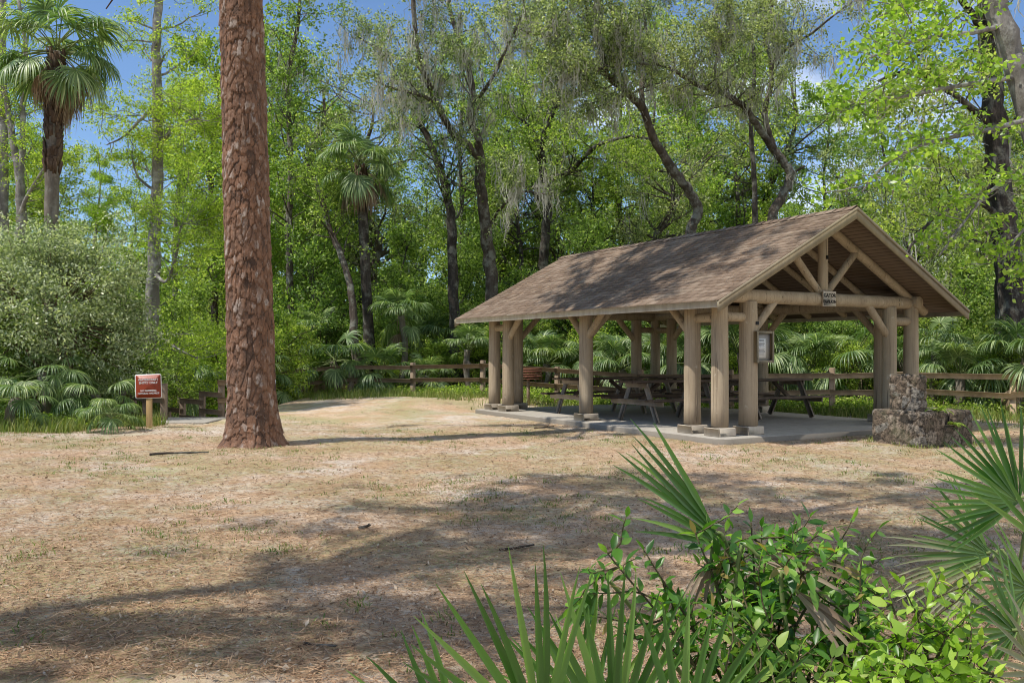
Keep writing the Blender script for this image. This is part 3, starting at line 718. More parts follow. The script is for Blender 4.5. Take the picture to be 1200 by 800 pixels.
# ------------------------------------------------------------------ STONE FIREPLACE
def stone_block(mb,x0,x1,y0,y1,z0,z1,seed,cell=.28,amp=.018,res=.022,face_cut=None):
    r=np.random.default_rng(seed)
    def faces():
        yield (x0,y0,z0),(x1-x0,0,0),(0,0,z1-z0),(0,-1,0)
        yield (x1,y0,z0),(0,y1-y0,0),(0,0,z1-z0),(1,0,0)
        yield (x1,y1,z0),(x0-x1,0,0),(0,0,z1-z0),(0,1,0)
        yield (x0,y1,z0),(0,y0-y1,0),(0,0,z1-z0),(-1,0,0)
        yield (x0,y0,z1),(x1-x0,0,0),(0,y1-y0,0),(0,0,1)
    lo=np.array([x0,y0,z0]); hi=np.array([x1,y1,z1])
    ns=max(10,int(np.prod((hi-lo)/cell+1)*1.6)); sites=lo-.1+(hi-lo+.2)*r.random((ns,3)); tone=r.uniform(.28,1,ns)
    for o,u,v,nrm in faces():
        o=np.array(o,float);u=np.array(u,float);v=np.array(v,float)
        nu=int(np.linalg.norm(u)/res)+2; nv=int(np.linalg.norm(v)/res)+2
        a,b=np.meshgrid(np.linspace(0,1,nu),np.linspace(0,1,nv)); p=o+a[...,None]*u+b[...,None]*v; p=p.reshape(-1,3)
        # rounded corners
        ctr=np.clip(p,lo+.05,hi-.05); dv=p-ctr; dl=np.linalg.norm(dv,axis=1)[:,None]; p=ctr+dv/np.maximum(dl,1e-6)*np.minimum(dl,.05)
        d=np.linalg.norm((p[:,None,:]-sites[None])*np.array([1,1,1.25]),axis=2); s=np.sort(d,1); idx=d.argmin(1); e=np.clip((s[:,1]-s[:,0])/.028,0,1)
        nn=dv/np.maximum(dl,1e-6)
        wob=np.sin(p@np.array([31.,17,23])+1)*np.sin(p@np.array([-19.,37,11]))*.3+np.sin(p@np.array([71.,-53,61]))*np.sin(p@np.array([47.,83,-67]))*.25
        p=p+nn*(amp*(e*(.5+tone[idx]*.6)-.6)+amp*.5*wob*e)[:,None]
        i=np.arange(nv-1)[:,None]*nu+np.arange(nu-1)[None]
        mb.add(p,np.stack([i,i+1,i+nu+1,i+nu],-1).reshape(-1,4),None,np.where(e<.35,.05,tone[idx]))
scor=(6.78,14.44)
fp=thing('stone_fireplace','low ruined block of rough brown fieldstone with an upright stone stack, beside the slab corner','fireplace',(scor[0],scor[1],float(ground(*scor))-.02),TH)
m=MB(); stone_block(m,0,.60,0,1.0,-.05,.61,1); stone_block(m,.98,1.5,.08,1.0,-.05,.60,2); m.build('stone_base',M['stone'],fp,True)
m=MB(); stone_block(m,.585,.99,.0,.22,-.05,.36,7,.22,.016); stone_block(m,.59,.99,.2,1.0,-.05,.595,9,.3,.014); m.build('hearth',M['stone'],fp,True)
m=MB(); stone_block(m,.15,.37,.17,.77,.59,1.225,4,.17,.024); m.build('chimney_stack',M['stone'],fp,True)

# ------------------------------------------------------------------ FENCE
fence=thing('wooden_fence','two-rail brown timber fence running behind the pavilion in front of the palms','fence',(0,0,0))
fp0=np.array([12.9,18.6]); fd=np.array([-1,.575])
fx=[13.2,11.2,9.35,7.86,5.7,3.5,1.3,-.9,-3.15,-5.36,-7.6]
pts=[np.array([x,21.5-.575*(x-7.86)]) for x in fx]
pts[-1]=np.array([-7.9,29.6])
rr=np.random.default_rng(8)
for q,p in enumerate(pts):
    z=max(-.05,float(ground(*p))); m=MB(); h=1.08+rr.normal(0,.02); m.box((0,0,h/2-.35),(.13,.13,h+.7),None,.012)
    o=m.build('post',M['fence'] if p[0]>2 else M['fence_old'],fence); o.location=(p[0],p[1],z); o.rotation_euler=(rr.normal(0,.015),rr.normal(0,.02),-.52)
for q in range(len(pts)-1):
    p,s=pts[q],pts[q+1]; zp,zs=max(-.05,float(ground(*p))),max(-.05,float(ground(*s)))
    for hh in(.92,.50):
        off=np.array([-.46,-.89,0])*.085
        a=np.array([*p,zp+hh+rr.normal(0,.015)])+off; b=np.array([*s,zs+hh+rr.normal(0,.015)])+off
        d=b-a; Lr=np.linalg.norm(d); m=MB(); m.box((Lr/2,0,0),(Lr+.10,.042,.125),None,.006)
        o=m.build('rail',M['fence'] if p[0]>2 else M['fence_old'],fence); o.location=a; o.rotation_euler=Vector(d).to_track_quat('X','Z').to_euler()

# railings of the stairs that go down to the creek
def railing(label,posts,drop,mat):
    b=posts[0][0]; root=thing('stair_railing',label,'railing',(b[0],b[1],b[2]-1.0),0,'railings of the creek stairs'); loc=np.array([b[0],b[1],b[2]-1.0])
    for top,hh in posts:
        m=MB(); m.box((0,0,-hh/2),(.13,.13,hh),None,.008); o=m.build('post',mat,root); o.location=top-loc
    for k in range(len(posts)-1):
        a=posts[k][0]-loc; c=posts[k+1][0]-loc
        zt=min(a[2],c[2])-drop[k]
        for dz in(.04,.46):
            m=MB(); p0=np.array([a[0],a[1]-.09,zt+.0-dz]); p1=np.array([c[0],c[1]-.09,zt-dz]); d=p1-p0; Lr=np.linalg.norm(d)
            m.box((Lr/2,0,0),(Lr+.12,.045,.12),None,.005); o=m.build('handrail' if dz<.1 else 'lower_rail',mat,root); o.location=p0; o.rotation_euler=Vector(d).to_track_quat('X','Z').to_euler()
railing('brown timber stair railing stepping down to the left, right side of the landing',
  [(P(285,446,20.9),1.1),(P(259.5,446,20.9),1.15),(P(237,460,21.6),1.4),(P(214,467,22.4),1.6),(P(197,477,23.2),1.6)],[0,-.02,-.0,.0],M['fence_old'])
railing('short brown timber railing behind the watercraft sign, left side of the landing',
  [(P(192,449,19.8),1.15),(P(171,462,20.5),1.1),(P(156,463,21.4),1.3),(P(140,473,22.6),1.4)],[.06,.0,.0],M['fence_old'])
# white panel on a small post, half hidden behind the pine
wp=P(319,468,24); wz=float(ground(wp[0],wp[1])); s=thing('white_marker','narrow white marker board on a post, mostly hidden behind the pine trunk','sign',(wp[0],wp[1],wz),0)
m=MB(); m.box((0,0,.52),(.2,.012,.62),None,.003); m.build('board',M['paper'],s)
m=MB(); m.box((-.03,.05,.4),(.08,.08,.95),None,.006); m.build('post',M['fence_old'],s)

# ------------------------------------------------------------------ WATERCRAFT SIGN
sp=P(174,502,18.1); sz=float(ground(sp[0],sp[1])); sg=thing('watercraft_sign','square brown sign with white border and lettering on a yellow pine post','sign',(sp[0],sp[1],sz),.06)
m=MB(); m.box((0,.045,.35),(.105,.085,1.1),None,.006); m.build('post',M['pine_wood'],sg)
bz=CAMZ-(452.5-HY)/FPX*18.1-sz
def rrect(w,h,r,y,n=6):
    o=[]
    for cx_,cz_,a0 in((w/2-r,h/2-r,0),(-w/2+r,h/2-r,pi/2),(-w/2+r,-h/2+r,pi),(w/2-r,-h/2+r,3*pi/2)):
        for k in range(n+1): a=a0+k*pi/2/n; o.append((cx_+r*cos(a),y,cz_+r*sin(a)))
    return np.array(o)
def plate(w,h,r,y0,y1):
    a=rrect(w,h,r,y0); b=rrect(w,h,r,y1); n=len(a); m=MB(); m.add(np.vstack([a,b,[[0,y0,0]],[[0,y1,0]]]),[(i,(i+1)%n,n+(i+1)%n,n+i) for i in range(n)],[(2*n,(i+1)%n,i) for i in range(n)]+[(2*n+1,n+i,n+(i+1)%n) for i in range(n)]); return m
o=plate(.535,.50,.035,-.006,0).build('border',M['white'],sg); o.location=(0,0,bz); o.rotation_euler=(0,-.03,0)
o2=plate(.503,.468,.025,-.009,-.0055).build('sign_face',M['sign_brown'],sg); o2.location=(0,0,bz); o2.rotation_euler=(0,-.03,0)
for txt,zz,szz in(('WATERCRAFT',.135,.062),('ENTRY ONLY',.072,.062),('NO SWIMMING',-.09,.046),('NATURAL HAZARDS',-.145,.046)):
    text_mesh('lettering',txt,szz,M['white'],o2,(0,-.0105,zz),(pi/2,0,0),.001,sp=1.02,bold=.0012)

# ------------------------------------------------------------------ FOREGROUND PINE
def pine():
    D=14.84; b=P(297,520,D); b[2]=float(ground(b[0],b[1])); root=thing('pine_tree','big pine with thick straight trunk of plated red-brown bark standing in the clearing','tree',b)
    r=np.random.default_rng(17); R=.40; nu=230; zs=np.concatenate([np.arange(-.15,7.4,.016),np.linspace(7.4,21,60)]); nv=len(zs)
    a=np.linspace(0,2*pi,nu,endpoint=False); A,Zz=np.meshgrid(a,zs)
    ax=-.165*np.clip(Zz/6.0,0,4)+.0*Zz        # lean to the left
    rad=(.402-.006*np.clip(Zz,0,30)+.13*np.exp(-np.clip(Zz,0,99)/.32)+.10*np.exp(-((Zz+.1)/.15)**2)*.6)
    rad=rad*(1+.10*np.exp(-np.clip(Zz,0,9)/.4)*np.sin(A*5+1.2))*np.where(Zz>14,np.clip(1-(Zz-14)/9,.15,1),1)
    # plates: jittered grid of bark cells, wide 11 cm, tall 17 cm
    def vor(NU,chh,sq,wu,wv,seed_off):
        cw=2*pi/NU; hx=np.random.default_rng(seed_off).random((NU,900,3)); wx=A+wu; wz=Zz+wv; ju=np.floor(wx/cw).astype(int); jv=np.floor(wz/chh).astype(int)
        f1=np.full(A.shape,9.); f2=np.full(A.shape,9.); tn=np.zeros(A.shape); tl=np.zeros(A.shape)
        for du in(-1,0,1):
            for dv in(-2,-1,0,1,2):
                cu=(ju+du)%NU; cv=jv+dv; h=hx[cu,(cv+30)%900]
                sx_=(ju+du+.1+.8*h[...,0])*cw; sz_=(cv+h[...,1]+.5*(cu%2))*chh
                d=np.hypot((wx-sx_)/cw,(wz-sz_)/(chh*sq)); nr=d<f1; f2=np.where(nr,f1,np.minimum(f2,d)); tn=np.where(nr,h[...,2],tn); tl=np.where(nr,(wz-sz_)/chh,tl); f1=np.where(nr,d,f1)
        return f1,f2,tn,tl
    n1=np.sin(A*3+Zz*1.7)*np.sin(A*5-Zz*2.9+1)+.6*np.sin(A*11+Zz*6.1)*np.sin(A*7-Zz*8.3)
    n2=np.sin(A*29+Zz*23)*np.sin(A*17-Zz*37)+.7*np.sin(A*53-Zz*61)*np.sin(A*41+Zz*71)
    f1,f2,tn,tl=vor(21,.24,1.15,.05*n1+.018*n2,.05*n1+.02*n2,31)      # big plates
    g1,g2,gn,gl=vor(30,.115,1.2,.02*n1+.024*n2,.03*n1+.016*n2,32)      # flakes on the plates
    wd=.10+.10*(n1*.5+.5); e=np.clip((f2-f1)/np.maximum(wd,.05),0,1); e=e*e*(3-2*e)
    ge=np.clip((g2-g1)/.12,0,1); lay=np.floor(gn*4+tn*2)/5.
    dp=.6+.4*np.clip(n1+.4,0,1)
    disp=.020*e*dp*(.5+.8*tn)+.012*lay*(.3+.7*e)+.003*ge-.009*gl*(gn>.45)-.012*tl*e+.002*n2
    rr_=rad+disp-.025
    v=np.stack([ax+rr_*np.cos(A),rr_*np.sin(A),Zz],-1)
    tone=np.clip(.06+.34*e*(.6+.4*dp)+.20*tn+.12*n1+.30*(lay-.45)+.26*(gn>.86)-.08*(1-ge)+.10*np.clip(-tl,0,.5),0.02,1)
    i=np.arange(nv-1)[:,None]*nu+np.arange(nu)[None]; j=np.arange(nv-1)[:,None]*nu+(np.arange(nu)[None]+1)%nu
    m=MB(); m.add(v.reshape(-1,3),np.stack([i,j,j+nu,i+nu],-1).reshape(-1,4),None,np.clip(tone,0,1).ravel())
    tr=m.build('trunk',M['pine'],root,True)
    # limbs and needle tufts high above the picture
    tr2=MB(); tips=[]
    for q in range(47):
        z=r.uniform(10.5,20.5); az=q*2.4+r.normal(0,.4); Lb=(4.6 if z<16 else 2.8)*r.uniform(.5,1.1)
        if q>=30: z=r.uniform(9.6,13.5); az=r.uniform(-.15,1.75); Lb=r.uniform(4.,8.5)  # extra unseen limbs, added on the pavilion side to dapple its roof
        c=curve((-.165*z/6,0,z),(cos(az),sin(az),.15),Lb,r,8,.02,.16); tr2.tube(c,np.linspace(.07,.012,8),6)
        for k in range(8 if q>=30 else 4):
            jx=r.integers(2,8); c2=curve(c[jx],r.normal(0,1,3)*np.array([1,1,.4])+np.array([0,0,.2]),r.uniform(.4,1.1),r,4,.1,.2); tr2.tube(c2,np.linspace(.015,.006,4),3); tips+= [c2[2],c2[3]]
    tr2.build('limbs',M['bark_red'],root,True)
    T=np.array(tips); per=60; C=np.repeat(T,per,0)+r.normal(0,.11,(len(T)*per,3)); m=MB(); m.add(*leaf_quads(C,.26,.030,r,pm=.1,ps=.6)); m.build('crown',M['leaf_mid'],root)
pine()
# ------------------------------------------------------------------ HERO TREES (limbs traced at their own depths)
def LW(*p): return [P(*q) for q in p]
hero_tree('oak_tree','tall forked oak hung with grey moss, rising left of the pavilion roof',[
  (LW((581,445,33),(578,350,33),(571,285,33),(563,215,33),(562,190,33)),.27,.19,.0),
  (LW((562,190,33),(560,160,32.8),(551,140,33),(554,108,33.4),(545,67,34),(530,22,34.6),(520,-30,35)),.16,.08,1.),
  (LW((562,186,33),(545,168,32.6),(531,157,32.4),(514,127,32),(502,97,31.6),(490,66,31.2),(484,0,31),(480,-50,31)),.15,.07,1.),
  (LW((516,130,32),(502,116,31),(480,108,30),(461,104,29),(440,95,28.3)),.08,.03,.7),
  (LW((500,92,31.6),(487,76,32.5),(462,67,33.5),(439,56,34.5),(415,40,35)),.07,.03,.7),
  (LW((556,120,33.2),(575,95,32),(592,60,31),(610,20,30.5),(622,-30,30)),.08,.03,.8),
  (LW((570,270,33),(590,240,32),(612,225,31),(640,228,30)),.07,.025,.5)],
  M['bark_oak'],M['leaf_oak'],101,n=22,l0=1.0,l1=2.4,per=17,spread=.26,L=.105,W=.058,moss=7,group=None,cat='tree',t0=.5,mossl=1.6)
hero_tree('oak_tree','dark crooked oak with arching side limb above the left end of the pavilion roof',[
  (LW((645,440,36),(641,350,36),(637,300,36),(643,240,36),(636,200,36),(634,169,36)),.22,.15,.3),
  (LW((634,169,36),(645,140,35.5),(656,105,35),(652,60,35),(660,10,35),(655,-40,35)),.13,.06,1.),
  (LW((645,208,36),(670,200,35),(694,174,34),(720,164,33.3),(748,160,32.6),(775,168,32)),.11,.03,1.2),
  (LW((634,172,36),(622,150,36.5),(605,135,37),(590,110,37.5)),.08,.03,.8)],
  M['bark_dark'],M['leaf_bright'],102,n=22,l0=1.2,l1=2.6,per=18,spread=.32,L=.12,W=.066,moss=1)
hero_tree('oak_tree','leaning oak whose bare limb arches up and left from behind the pavilion ridge',[
  (LW((792,440,29),(800,330,29),(808,275,29),(818,246,29),(806,222,28.7),(791,203,28.5),(777,180,28.3),(765,160,28),(754,128,27.7)),.19,.12,.0),
  (LW((754,128,27.7),(735,108,27.4),(712,90,27),(690,74,26.7),(668,58,26.4),(645,45,26),(618,38,25.6)),.13,.05,1.5),
  (LW((712,90,27),(705,60,26.5),(690,30,26),(685,-10,25.6)),.07,.03,1.1),
  (LW((754,128,27.7),(752,95,28.2),(762,60,28.8),(755,20,29.3),(765,-20,29.6)),.09,.04,1.),
  (LW((690,74,26.7),(672,88,26),(655,98,25.4)),.05,.02,.7)],
  M['bark_oak'],M['leaf_oak'],103,n=20,l0=1.0,l1=2.3,per=22,spread=.26,L=.095,W=.052,moss=4,t0=.9)
hero_tree('oak_tree','mossy oak behind the ridge with a long limb reaching left and forked upright stems',[
  (LW((893,440,30),(897,330,30),(904,255,30),(918,228,30),(926,206,30),(918,190,30),(907,176,30)),.175,.13,.0),
  (LW((907,176,30),(889,150,29.6),(874,128,29.2),(860,116,28.8),(844,108,28.4),(829,104,28),(814,98,27.6),(795,86,27.2),(776,77,26.8),(750,75,26.3)),.13,.04,1.6),
  (LW((907,174,30),(901,155,30),(896,131,30),(903,101,30),(904,71,30),(896,44,30),(905,10,30),(900,-30,30)),.11,.05,1.2),
  (LW((926,206,30),(932,201,29.7),(943,195,29.3)),.06,.04,.0),
  (LW((904,75,30),(925,55,29),(950,40,28),(975,20,27.4),(995,5,27)),.06,.02,.9),
  (LW((844,108,28.4),(838,80,28),(845,50,27.5),(835,15,27)),.06,.03,1.)],
  M['bark_oak'],M['leaf_oak'],104,n=18,l0=.9,l1=2.1,per=22,spread=.26,L=.095,W=.052,moss=4,t0=.9)
hero_tree('slender_tree','thin straight dark trunk left of the forked stem behind the pavilion ridge',[
  (LW((884,430,32),(885,259,32),(884,210,32),(880,150,32),(884,80,32),(878,10,32)),.12,.05,.8)],
  M['bark_dark'],M['leaf_mid'],105,n=16,l0=.9,l1=1.9,per=9,L=.1,W=.055,t0=.5)
hero_tree('oak_tree','tall dark-barked tree at the right edge with leafy stems clinging to its trunk',[
  (LW((1187,425,21.5),(1184,350,21.5),(1181,300,21.5),(1174,240,21.5),(1167,161,21.5),(1160,75,21.5),(1154,0,21.5),(1150,-60,21.5)),.34,.2,.25),
  (LW((1165,150,21.5),(1130,120,21),(1095,95,20.4),(1060,85,19.8),(1030,95,19.2)),.09,.03,1.1),
  (LW((1175,255,21.5),(1140,235,21.2),(1110,245,20.8),(1085,265,20.4),(1060,300,20)),.08,.025,.8),
  (LW((1158,50,21.5),(1135,10,21.2),(1105,-20,20.8),(1070,-30,20.4)),.1,.03,1.),
  (LW((1167,170,21.5),(1190,140,21.8),(1215,110,22),(1240,90,22.3)),.08,.03,.8)],
  M['bark_dark'],M['leaf_mid'],106,n=14,l0=.9,l1=2.0,per=16,spread=.25,L=.105,W=.06,moss=1,t0=.25,seg=18)
hero_tree('maple_tree','pale grey leaning trunk at the top right corner with bright green leafy boughs',[
  (LW((1292,470,15.5),(1250,290,15.5),(1203,124,15.5),(1186,67,15.5),(1166,0,15.5),(1148,-60,15.5)),.24,.17,.0),
  (LW((1196,90,15.5),(1150,96,15.2),(1105,104,14.9),(1065,112,14.6),(1020,118,14.3),(985,132,14)),.05,.012,1.9),
  (LW((1207,140,15.5),(1160,152,15),(1120,160,14.6),(1075,172,14.2),(1035,195,13.8),(1010,225,13.5)),.05,.012,1.7),
  (LW((1175,30,15.5),(1140,38,15),(1100,42,14.5),(1060,52,14),(1020,68,13.6)),.05,.012,1.5),
  (LW((1225,200,15.5),(1195,205,15),(1160,225,14.6),(1130,260,14.2),(1100,300,13.9)),.045,.012,1.3),
  (LW((1160,-15,15.5),(1120,-10,15.2),(1070,0,14.8),(1030,20,14.4)),.05,.012,1.0),
  (LW((1240,255,15.5),(1215,260,15.2),(1190,280,15),(1170,320,14.8)),.04,.012,.9)],
  M['bark_grey'],M['leaf_lime'],107,n=12,l0=.45,l1=1.1,per=5,spread=.15,L=.115,W=.065,sub=3,subl=(.25,.55),t0=.5,moss=0,up=.0,flat=.4,seg=18)
hero_tree('leaning_tree','slim mottled trunk leaning left beside the tall palm behind the fence',[
  (LW((422,455,30),(415,400,30),(412,345,30.3),(400,300,30.6),(385,265,31),(375,225,31.4),(360,190,31.8)),.15,.07,.7)],
  M['bark_oak'],M['leaf_mid'],108,n=34,l0=1.0,l1=2.2,per=18,L=.11,W=.06,t0=.5)
hero_tree('slender_tree','pale slender trunk right of the big pine behind the fence',[
  (LW((343,450,33),(341,380,33),(339,300,33),(338,262,33),(341,200,33),(338,131,33),(337,94,33),(348,37,33),(352,-10,33)),.15,.06,.9)],
  M['bark_oak'],M['leaf_mid'],109,n=44,l0=1.2,l1=2.7,per=18,L=.12,W=.065,t0=.3,moss=1)
hero_tree('dark_oak','dark straight trunk standing just left of the forked mossy oak behind the fence',[
  (LW((535,450,32),(533,380,32),(530,300,32),(528,250,32),(518,205,32),(505,170,32),(490,140,32)),.22,.1,.8)],
  M['bark_dark'],M['leaf_dark'],110,n=26,l0=1.0,l1=2.2,per=10,L=.1,W=.055,t0=.45,moss=1)
hero_tree('grey_tree','straight grey trunk at the far left edge behind the silvery bush',[
  (LW((6,440,34),(5,270,34),(4,160,34),(2,60,34),(4,-30,34)),.2,.12,.5)],
  M['bark_grey'],M['leaf_cypress'],111,n=26,l0=1.,l1=2.4,per=18,L=.12,W=.045,t0=.4)
hero_tree('forked_tree','grey forked trunk with a slanting side limb left of the tall palm on the left',[
  (LW((22,440,33),(24,300,33),(24,220,33),(16,170,33),(8,120,33),(0,60,33)),.22,.07,.5),
  (LW((24,225,33),(27,170,33),(27,115,33),(30,60,33),(22,0,33)),.13,.06,.8),
  (LW((20,258,33),(35,225,32.6),(52,198,32.2),(70,180,31.8)),.08,.04,.8)],
  M['bark_grey'],M['leaf_cypress'],112,n=22,l0=1.,l1=2.3,per=18,L=.12,W=.045,t0=.5)
hero_tree('cypress_tree','tall slender cypress with lime green feathery boughs behind the watercraft sign',[
  (LW((176,470,26),(177,400,26),(180,310,26),(183,240,26),(185,170,26),(184,110,26),(183,60,26),(186,0,26),(186,-50,26)),.21,.1,.75),
  (LW((181,320,26),(195,330,25),(206,300,24.3),(212,265,23.8),(222,262,23.2)),.06,.015,1.),
  (LW((178,385,26),(195,400,25.2),(215,412,24.5),(232,420,24)),.05,.015,.6),
  (LW((184,175,26),(205,150,25.5),(225,140,25),(245,142,24.5)),.06,.015,.9),
  (LW((184,120,26),(165,140,25.4),(145,160,25),(125,170,24.6)),.06,.015,.7)],
  M['bark_grey'],M['leaf_cypress'],113,n=24,l0=1.0,l1=2.4,per=26,spread=.2,L=.10,W=.034,t0=.25,up=.02,flat=.35)

# ------------------------------------------------------------------ GENERIC TREES OF THE WOODS
rng=np.random.default_rng(77)
def gpos(px,D):
    x=(px-CX)/FPX*D; return (x,D,float(ground(x,D))-.1)
def scatter(proto,spots,r,smin=.88,smax=1.12):
    for k,(px,D,sc) in enumerate(spots):
        o=proto if k==0 else copy_tree(proto)
        o.location=gpos(px,D); o.rotation_euler=(0,0,r.uniform(0,2*pi)); s=sc*r.uniform(smin,smax); o.scale=(s,s,s*r.uniform(.94,1.06))
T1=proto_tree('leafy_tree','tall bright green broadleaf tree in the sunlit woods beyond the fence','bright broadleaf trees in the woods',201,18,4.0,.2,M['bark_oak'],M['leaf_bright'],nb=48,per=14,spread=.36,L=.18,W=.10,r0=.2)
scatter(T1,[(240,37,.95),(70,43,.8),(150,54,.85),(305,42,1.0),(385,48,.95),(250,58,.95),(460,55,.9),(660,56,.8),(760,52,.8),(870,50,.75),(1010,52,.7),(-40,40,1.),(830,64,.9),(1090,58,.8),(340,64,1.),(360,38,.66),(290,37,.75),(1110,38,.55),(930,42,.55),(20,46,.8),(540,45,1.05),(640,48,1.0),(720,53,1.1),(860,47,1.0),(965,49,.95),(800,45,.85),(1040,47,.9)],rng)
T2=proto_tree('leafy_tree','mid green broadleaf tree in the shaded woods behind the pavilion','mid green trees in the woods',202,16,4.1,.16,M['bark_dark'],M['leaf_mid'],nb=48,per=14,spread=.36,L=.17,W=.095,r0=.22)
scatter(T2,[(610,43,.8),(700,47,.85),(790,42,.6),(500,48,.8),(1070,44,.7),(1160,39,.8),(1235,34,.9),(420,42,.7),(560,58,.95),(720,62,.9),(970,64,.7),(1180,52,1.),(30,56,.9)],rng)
T3=proto_tree('mossy_oak','grey-green mossy oak standing back in the woods','mossy oaks in the woods',203,13,4.4,.3,M['bark_oak'],M['leaf_oak'],nb=36,per=16,spread=.32,L=.14,W=.075,r0=.26,moss=1,profile='flat',lean=.8)
scatter(T3,[(1030,33,.72),(1115,29,.72),(480,41,1.),(730,38,.95),(800,57,1.),(980,38,.7),(400,55,1.),(1215,42,.9),(425,44,1.25),(600,50,1.35),(775,50,1.35),(905,52,1.3),(690,46,1.2)],rng)
T4=proto_tree('cypress_tree','lime green feathery cypress in the woods on the left','cypress trees in the left woods',204,19,3.0,.15,M['bark_grey'],M['leaf_cypress'],nb=70,per=17,spread=.28,L=.15,W=.05,r0=.2,profile='cone',up=-.02)
scatter(T4,[(225,46,.95),(110,40,.62),(30,47,.85),(-30,34,.8),(300,52,.9),(165,62,.7),(320,36,.62)],rng)
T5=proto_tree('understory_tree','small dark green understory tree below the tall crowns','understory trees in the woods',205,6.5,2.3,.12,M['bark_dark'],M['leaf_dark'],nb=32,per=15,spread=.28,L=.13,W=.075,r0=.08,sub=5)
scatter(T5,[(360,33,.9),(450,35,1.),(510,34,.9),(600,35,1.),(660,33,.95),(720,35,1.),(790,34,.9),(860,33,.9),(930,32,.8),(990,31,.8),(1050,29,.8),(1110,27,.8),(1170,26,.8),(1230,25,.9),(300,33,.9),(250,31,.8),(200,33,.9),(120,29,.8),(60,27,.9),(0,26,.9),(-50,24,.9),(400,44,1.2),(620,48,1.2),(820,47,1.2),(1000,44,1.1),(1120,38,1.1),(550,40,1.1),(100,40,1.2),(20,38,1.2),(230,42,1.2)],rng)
T6=proto_tree('leafy_shrub','bright green leafy shrub at the edge of the woods','bright shrubs at the edge of the woods',206,2.6,1.25,.05,M['twig'],M['leaf_bright'],nb=30,per=12,spread=.17,L=.085,W=.05,r0=.035,cat='shrub')
scatter(T6,[(345,30.5,1.),(318,28,1.1),(236,27.5,1.1),(258,28,1.2),(300,27,1.),(440,30.8,.7),(520,31,.8),(570,31.5,.9),(660,30,.7),(700,30,.9),(770,28,.7),(835,27.5,.8),(900,25.6,.6),(985,24.2,.6),(1035,24,.7),(1090,22.3,.55),(1150,21.8,.55),(1200,21,.7),(200,29.5,1.2),(215,30,1.2),(610,31.5,.9)],rng)
T7=proto_tree('leafy_shrub','deep green leafy shrub at the foot of the trees','dark shrubs at the foot of the trees',207,3.2,1.5,.05,M['twig'],M['leaf_dark'],nb=34,per=12,spread=.2,L=.1,W=.055,r0=.04,cat='shrub')
scatter(T7,[(20,20.5,.7),(75,21.5,.8),(110,22,.8),(140,24,.9),(187,30,.9),(160,29,1.),(380,32,.9),(480,32.5,.9),(545,32.5,.9),(625,32,.9),(680,32,.9),(745,31,.9),(810,30,.9),(870,29,.8),(940,27.5,.8),(1000,26.5,.8),(1060,25,.8),(1130,24,.7),(1190,23,.8),(1240,22,.9),(-30,19,.8),(-10,23,1.)],rng)

# far woods: nobody could count the trunks
mb=MB(); n=70000; D=rng.uniform(62,100,n); px=rng.uniform(-250,1450,n); x=(px-CX)/FPX*D; lump=7+2.2*np.sin(x*.35)+1.5*np.sin(x*.83+1)+1.2*np.sin(D*.9)
z=rng.random(n)**.8*lump; mb.add(*leaf_quads(np.stack([x,D,z],1),.7,.42,rng,-.2,.6,1.))
o=mb.build('distant_woods',M['leaf_bright']); o['kind']='stuff'  # bright leaf colour stands in for pale haze over the distance

# ------------------------------------------------------------------ PALMS
palm('tall cabbage palm on the left with shaggy crown and pale lower trunk',P(60,430,22),P(66,62,22),.15,.17,301,nf=36,sc=1.0,dead=16,boots=3.0)
palm('tall cabbage palm with skirt of dead brown fronds, between the pine and the pavilion',P(436,450,31),P(423,196,31),.2,.165,302,nf=32,sc=.98,dead=16,boots=.8,bark='bark_dark')
palms=[(470,352,30.4,.75,'young palm with a thin trunk and drooping head just right of the tall skirted palm'),(548,392,30.2,.72,'young palm with dark arching fans below the forked oak'),
 (390,405,29.6,.85,'broad young palm right of the pine behind the fence'),(368,372,31,.8,'young palm behind the fence just right of the big pine'),(500,425,29,.6,'low palm crouching behind the fence left of the pavilion'),(445,425,29.3,.7,'low palm behind the fence at the foot of the tall skirted palm'),
 (640,408,29.6,.8,'palm seen through the left bay of the pavilion'),(692,396,29.2,.85,'palm seen just right of the middle column of the pavilion'),(728,415,27.4,.8,'low palm seen through the middle of the pavilion'),
 (765,395,27.6,.85,'palm seen between the far columns of the pavilion'),(815,408,26.3,.8,'palm showing behind the near corner column'),(868,395,25.6,.85,'palm seen left of the notice box'),
 (918,398,24.8,.85,'pale drooping palm seen just right of the notice box'),(955,412,24.2,.8,'palm with long arching fans right of the notice box under the gable'),(1003,405,24,.85,'palm under the right side of the gable'),
 (1098,388,21.9,.75,'spiky upright palm beyond the fence right of the stone stack'),(1125,425,20.8,.7,'drooping pale palm behind the fence rails right of the stone stack'),(1160,420,21.2,.75,'palm beyond the fence near the right edge trunk'),(1203,405,20,.8,'palm cut by the right edge beyond the fence'),
 (590,420,31,.7,'palm tucked behind the left corner columns of the pavilion'),(520,380,33,.8,'shadowed palm left of the forked oak trunk'),(1050,400,23.4,.75,'palm behind the right corner columns')]
for k,(px,py,D,sc,lab) in enumerate(palms):
    palm(lab,P(px+rng.normal(0,4),440,D),P(px,py+18,D),.1,.11,320+k,nf=20 if k%3 else 24,sc=sc*[.95,.8,1.05,.7,.9,1.1][k%6],dead=[3,1,5,2][k%4],name='young_palm',mix=('up','mid','out','low'),pw=[(.22,.34,.28,.16),(.55,.35,.1,0.),(.1,.3,.4,.2),(.4,.3,.2,.1),(.15,.25,.3,.3)][k%5])
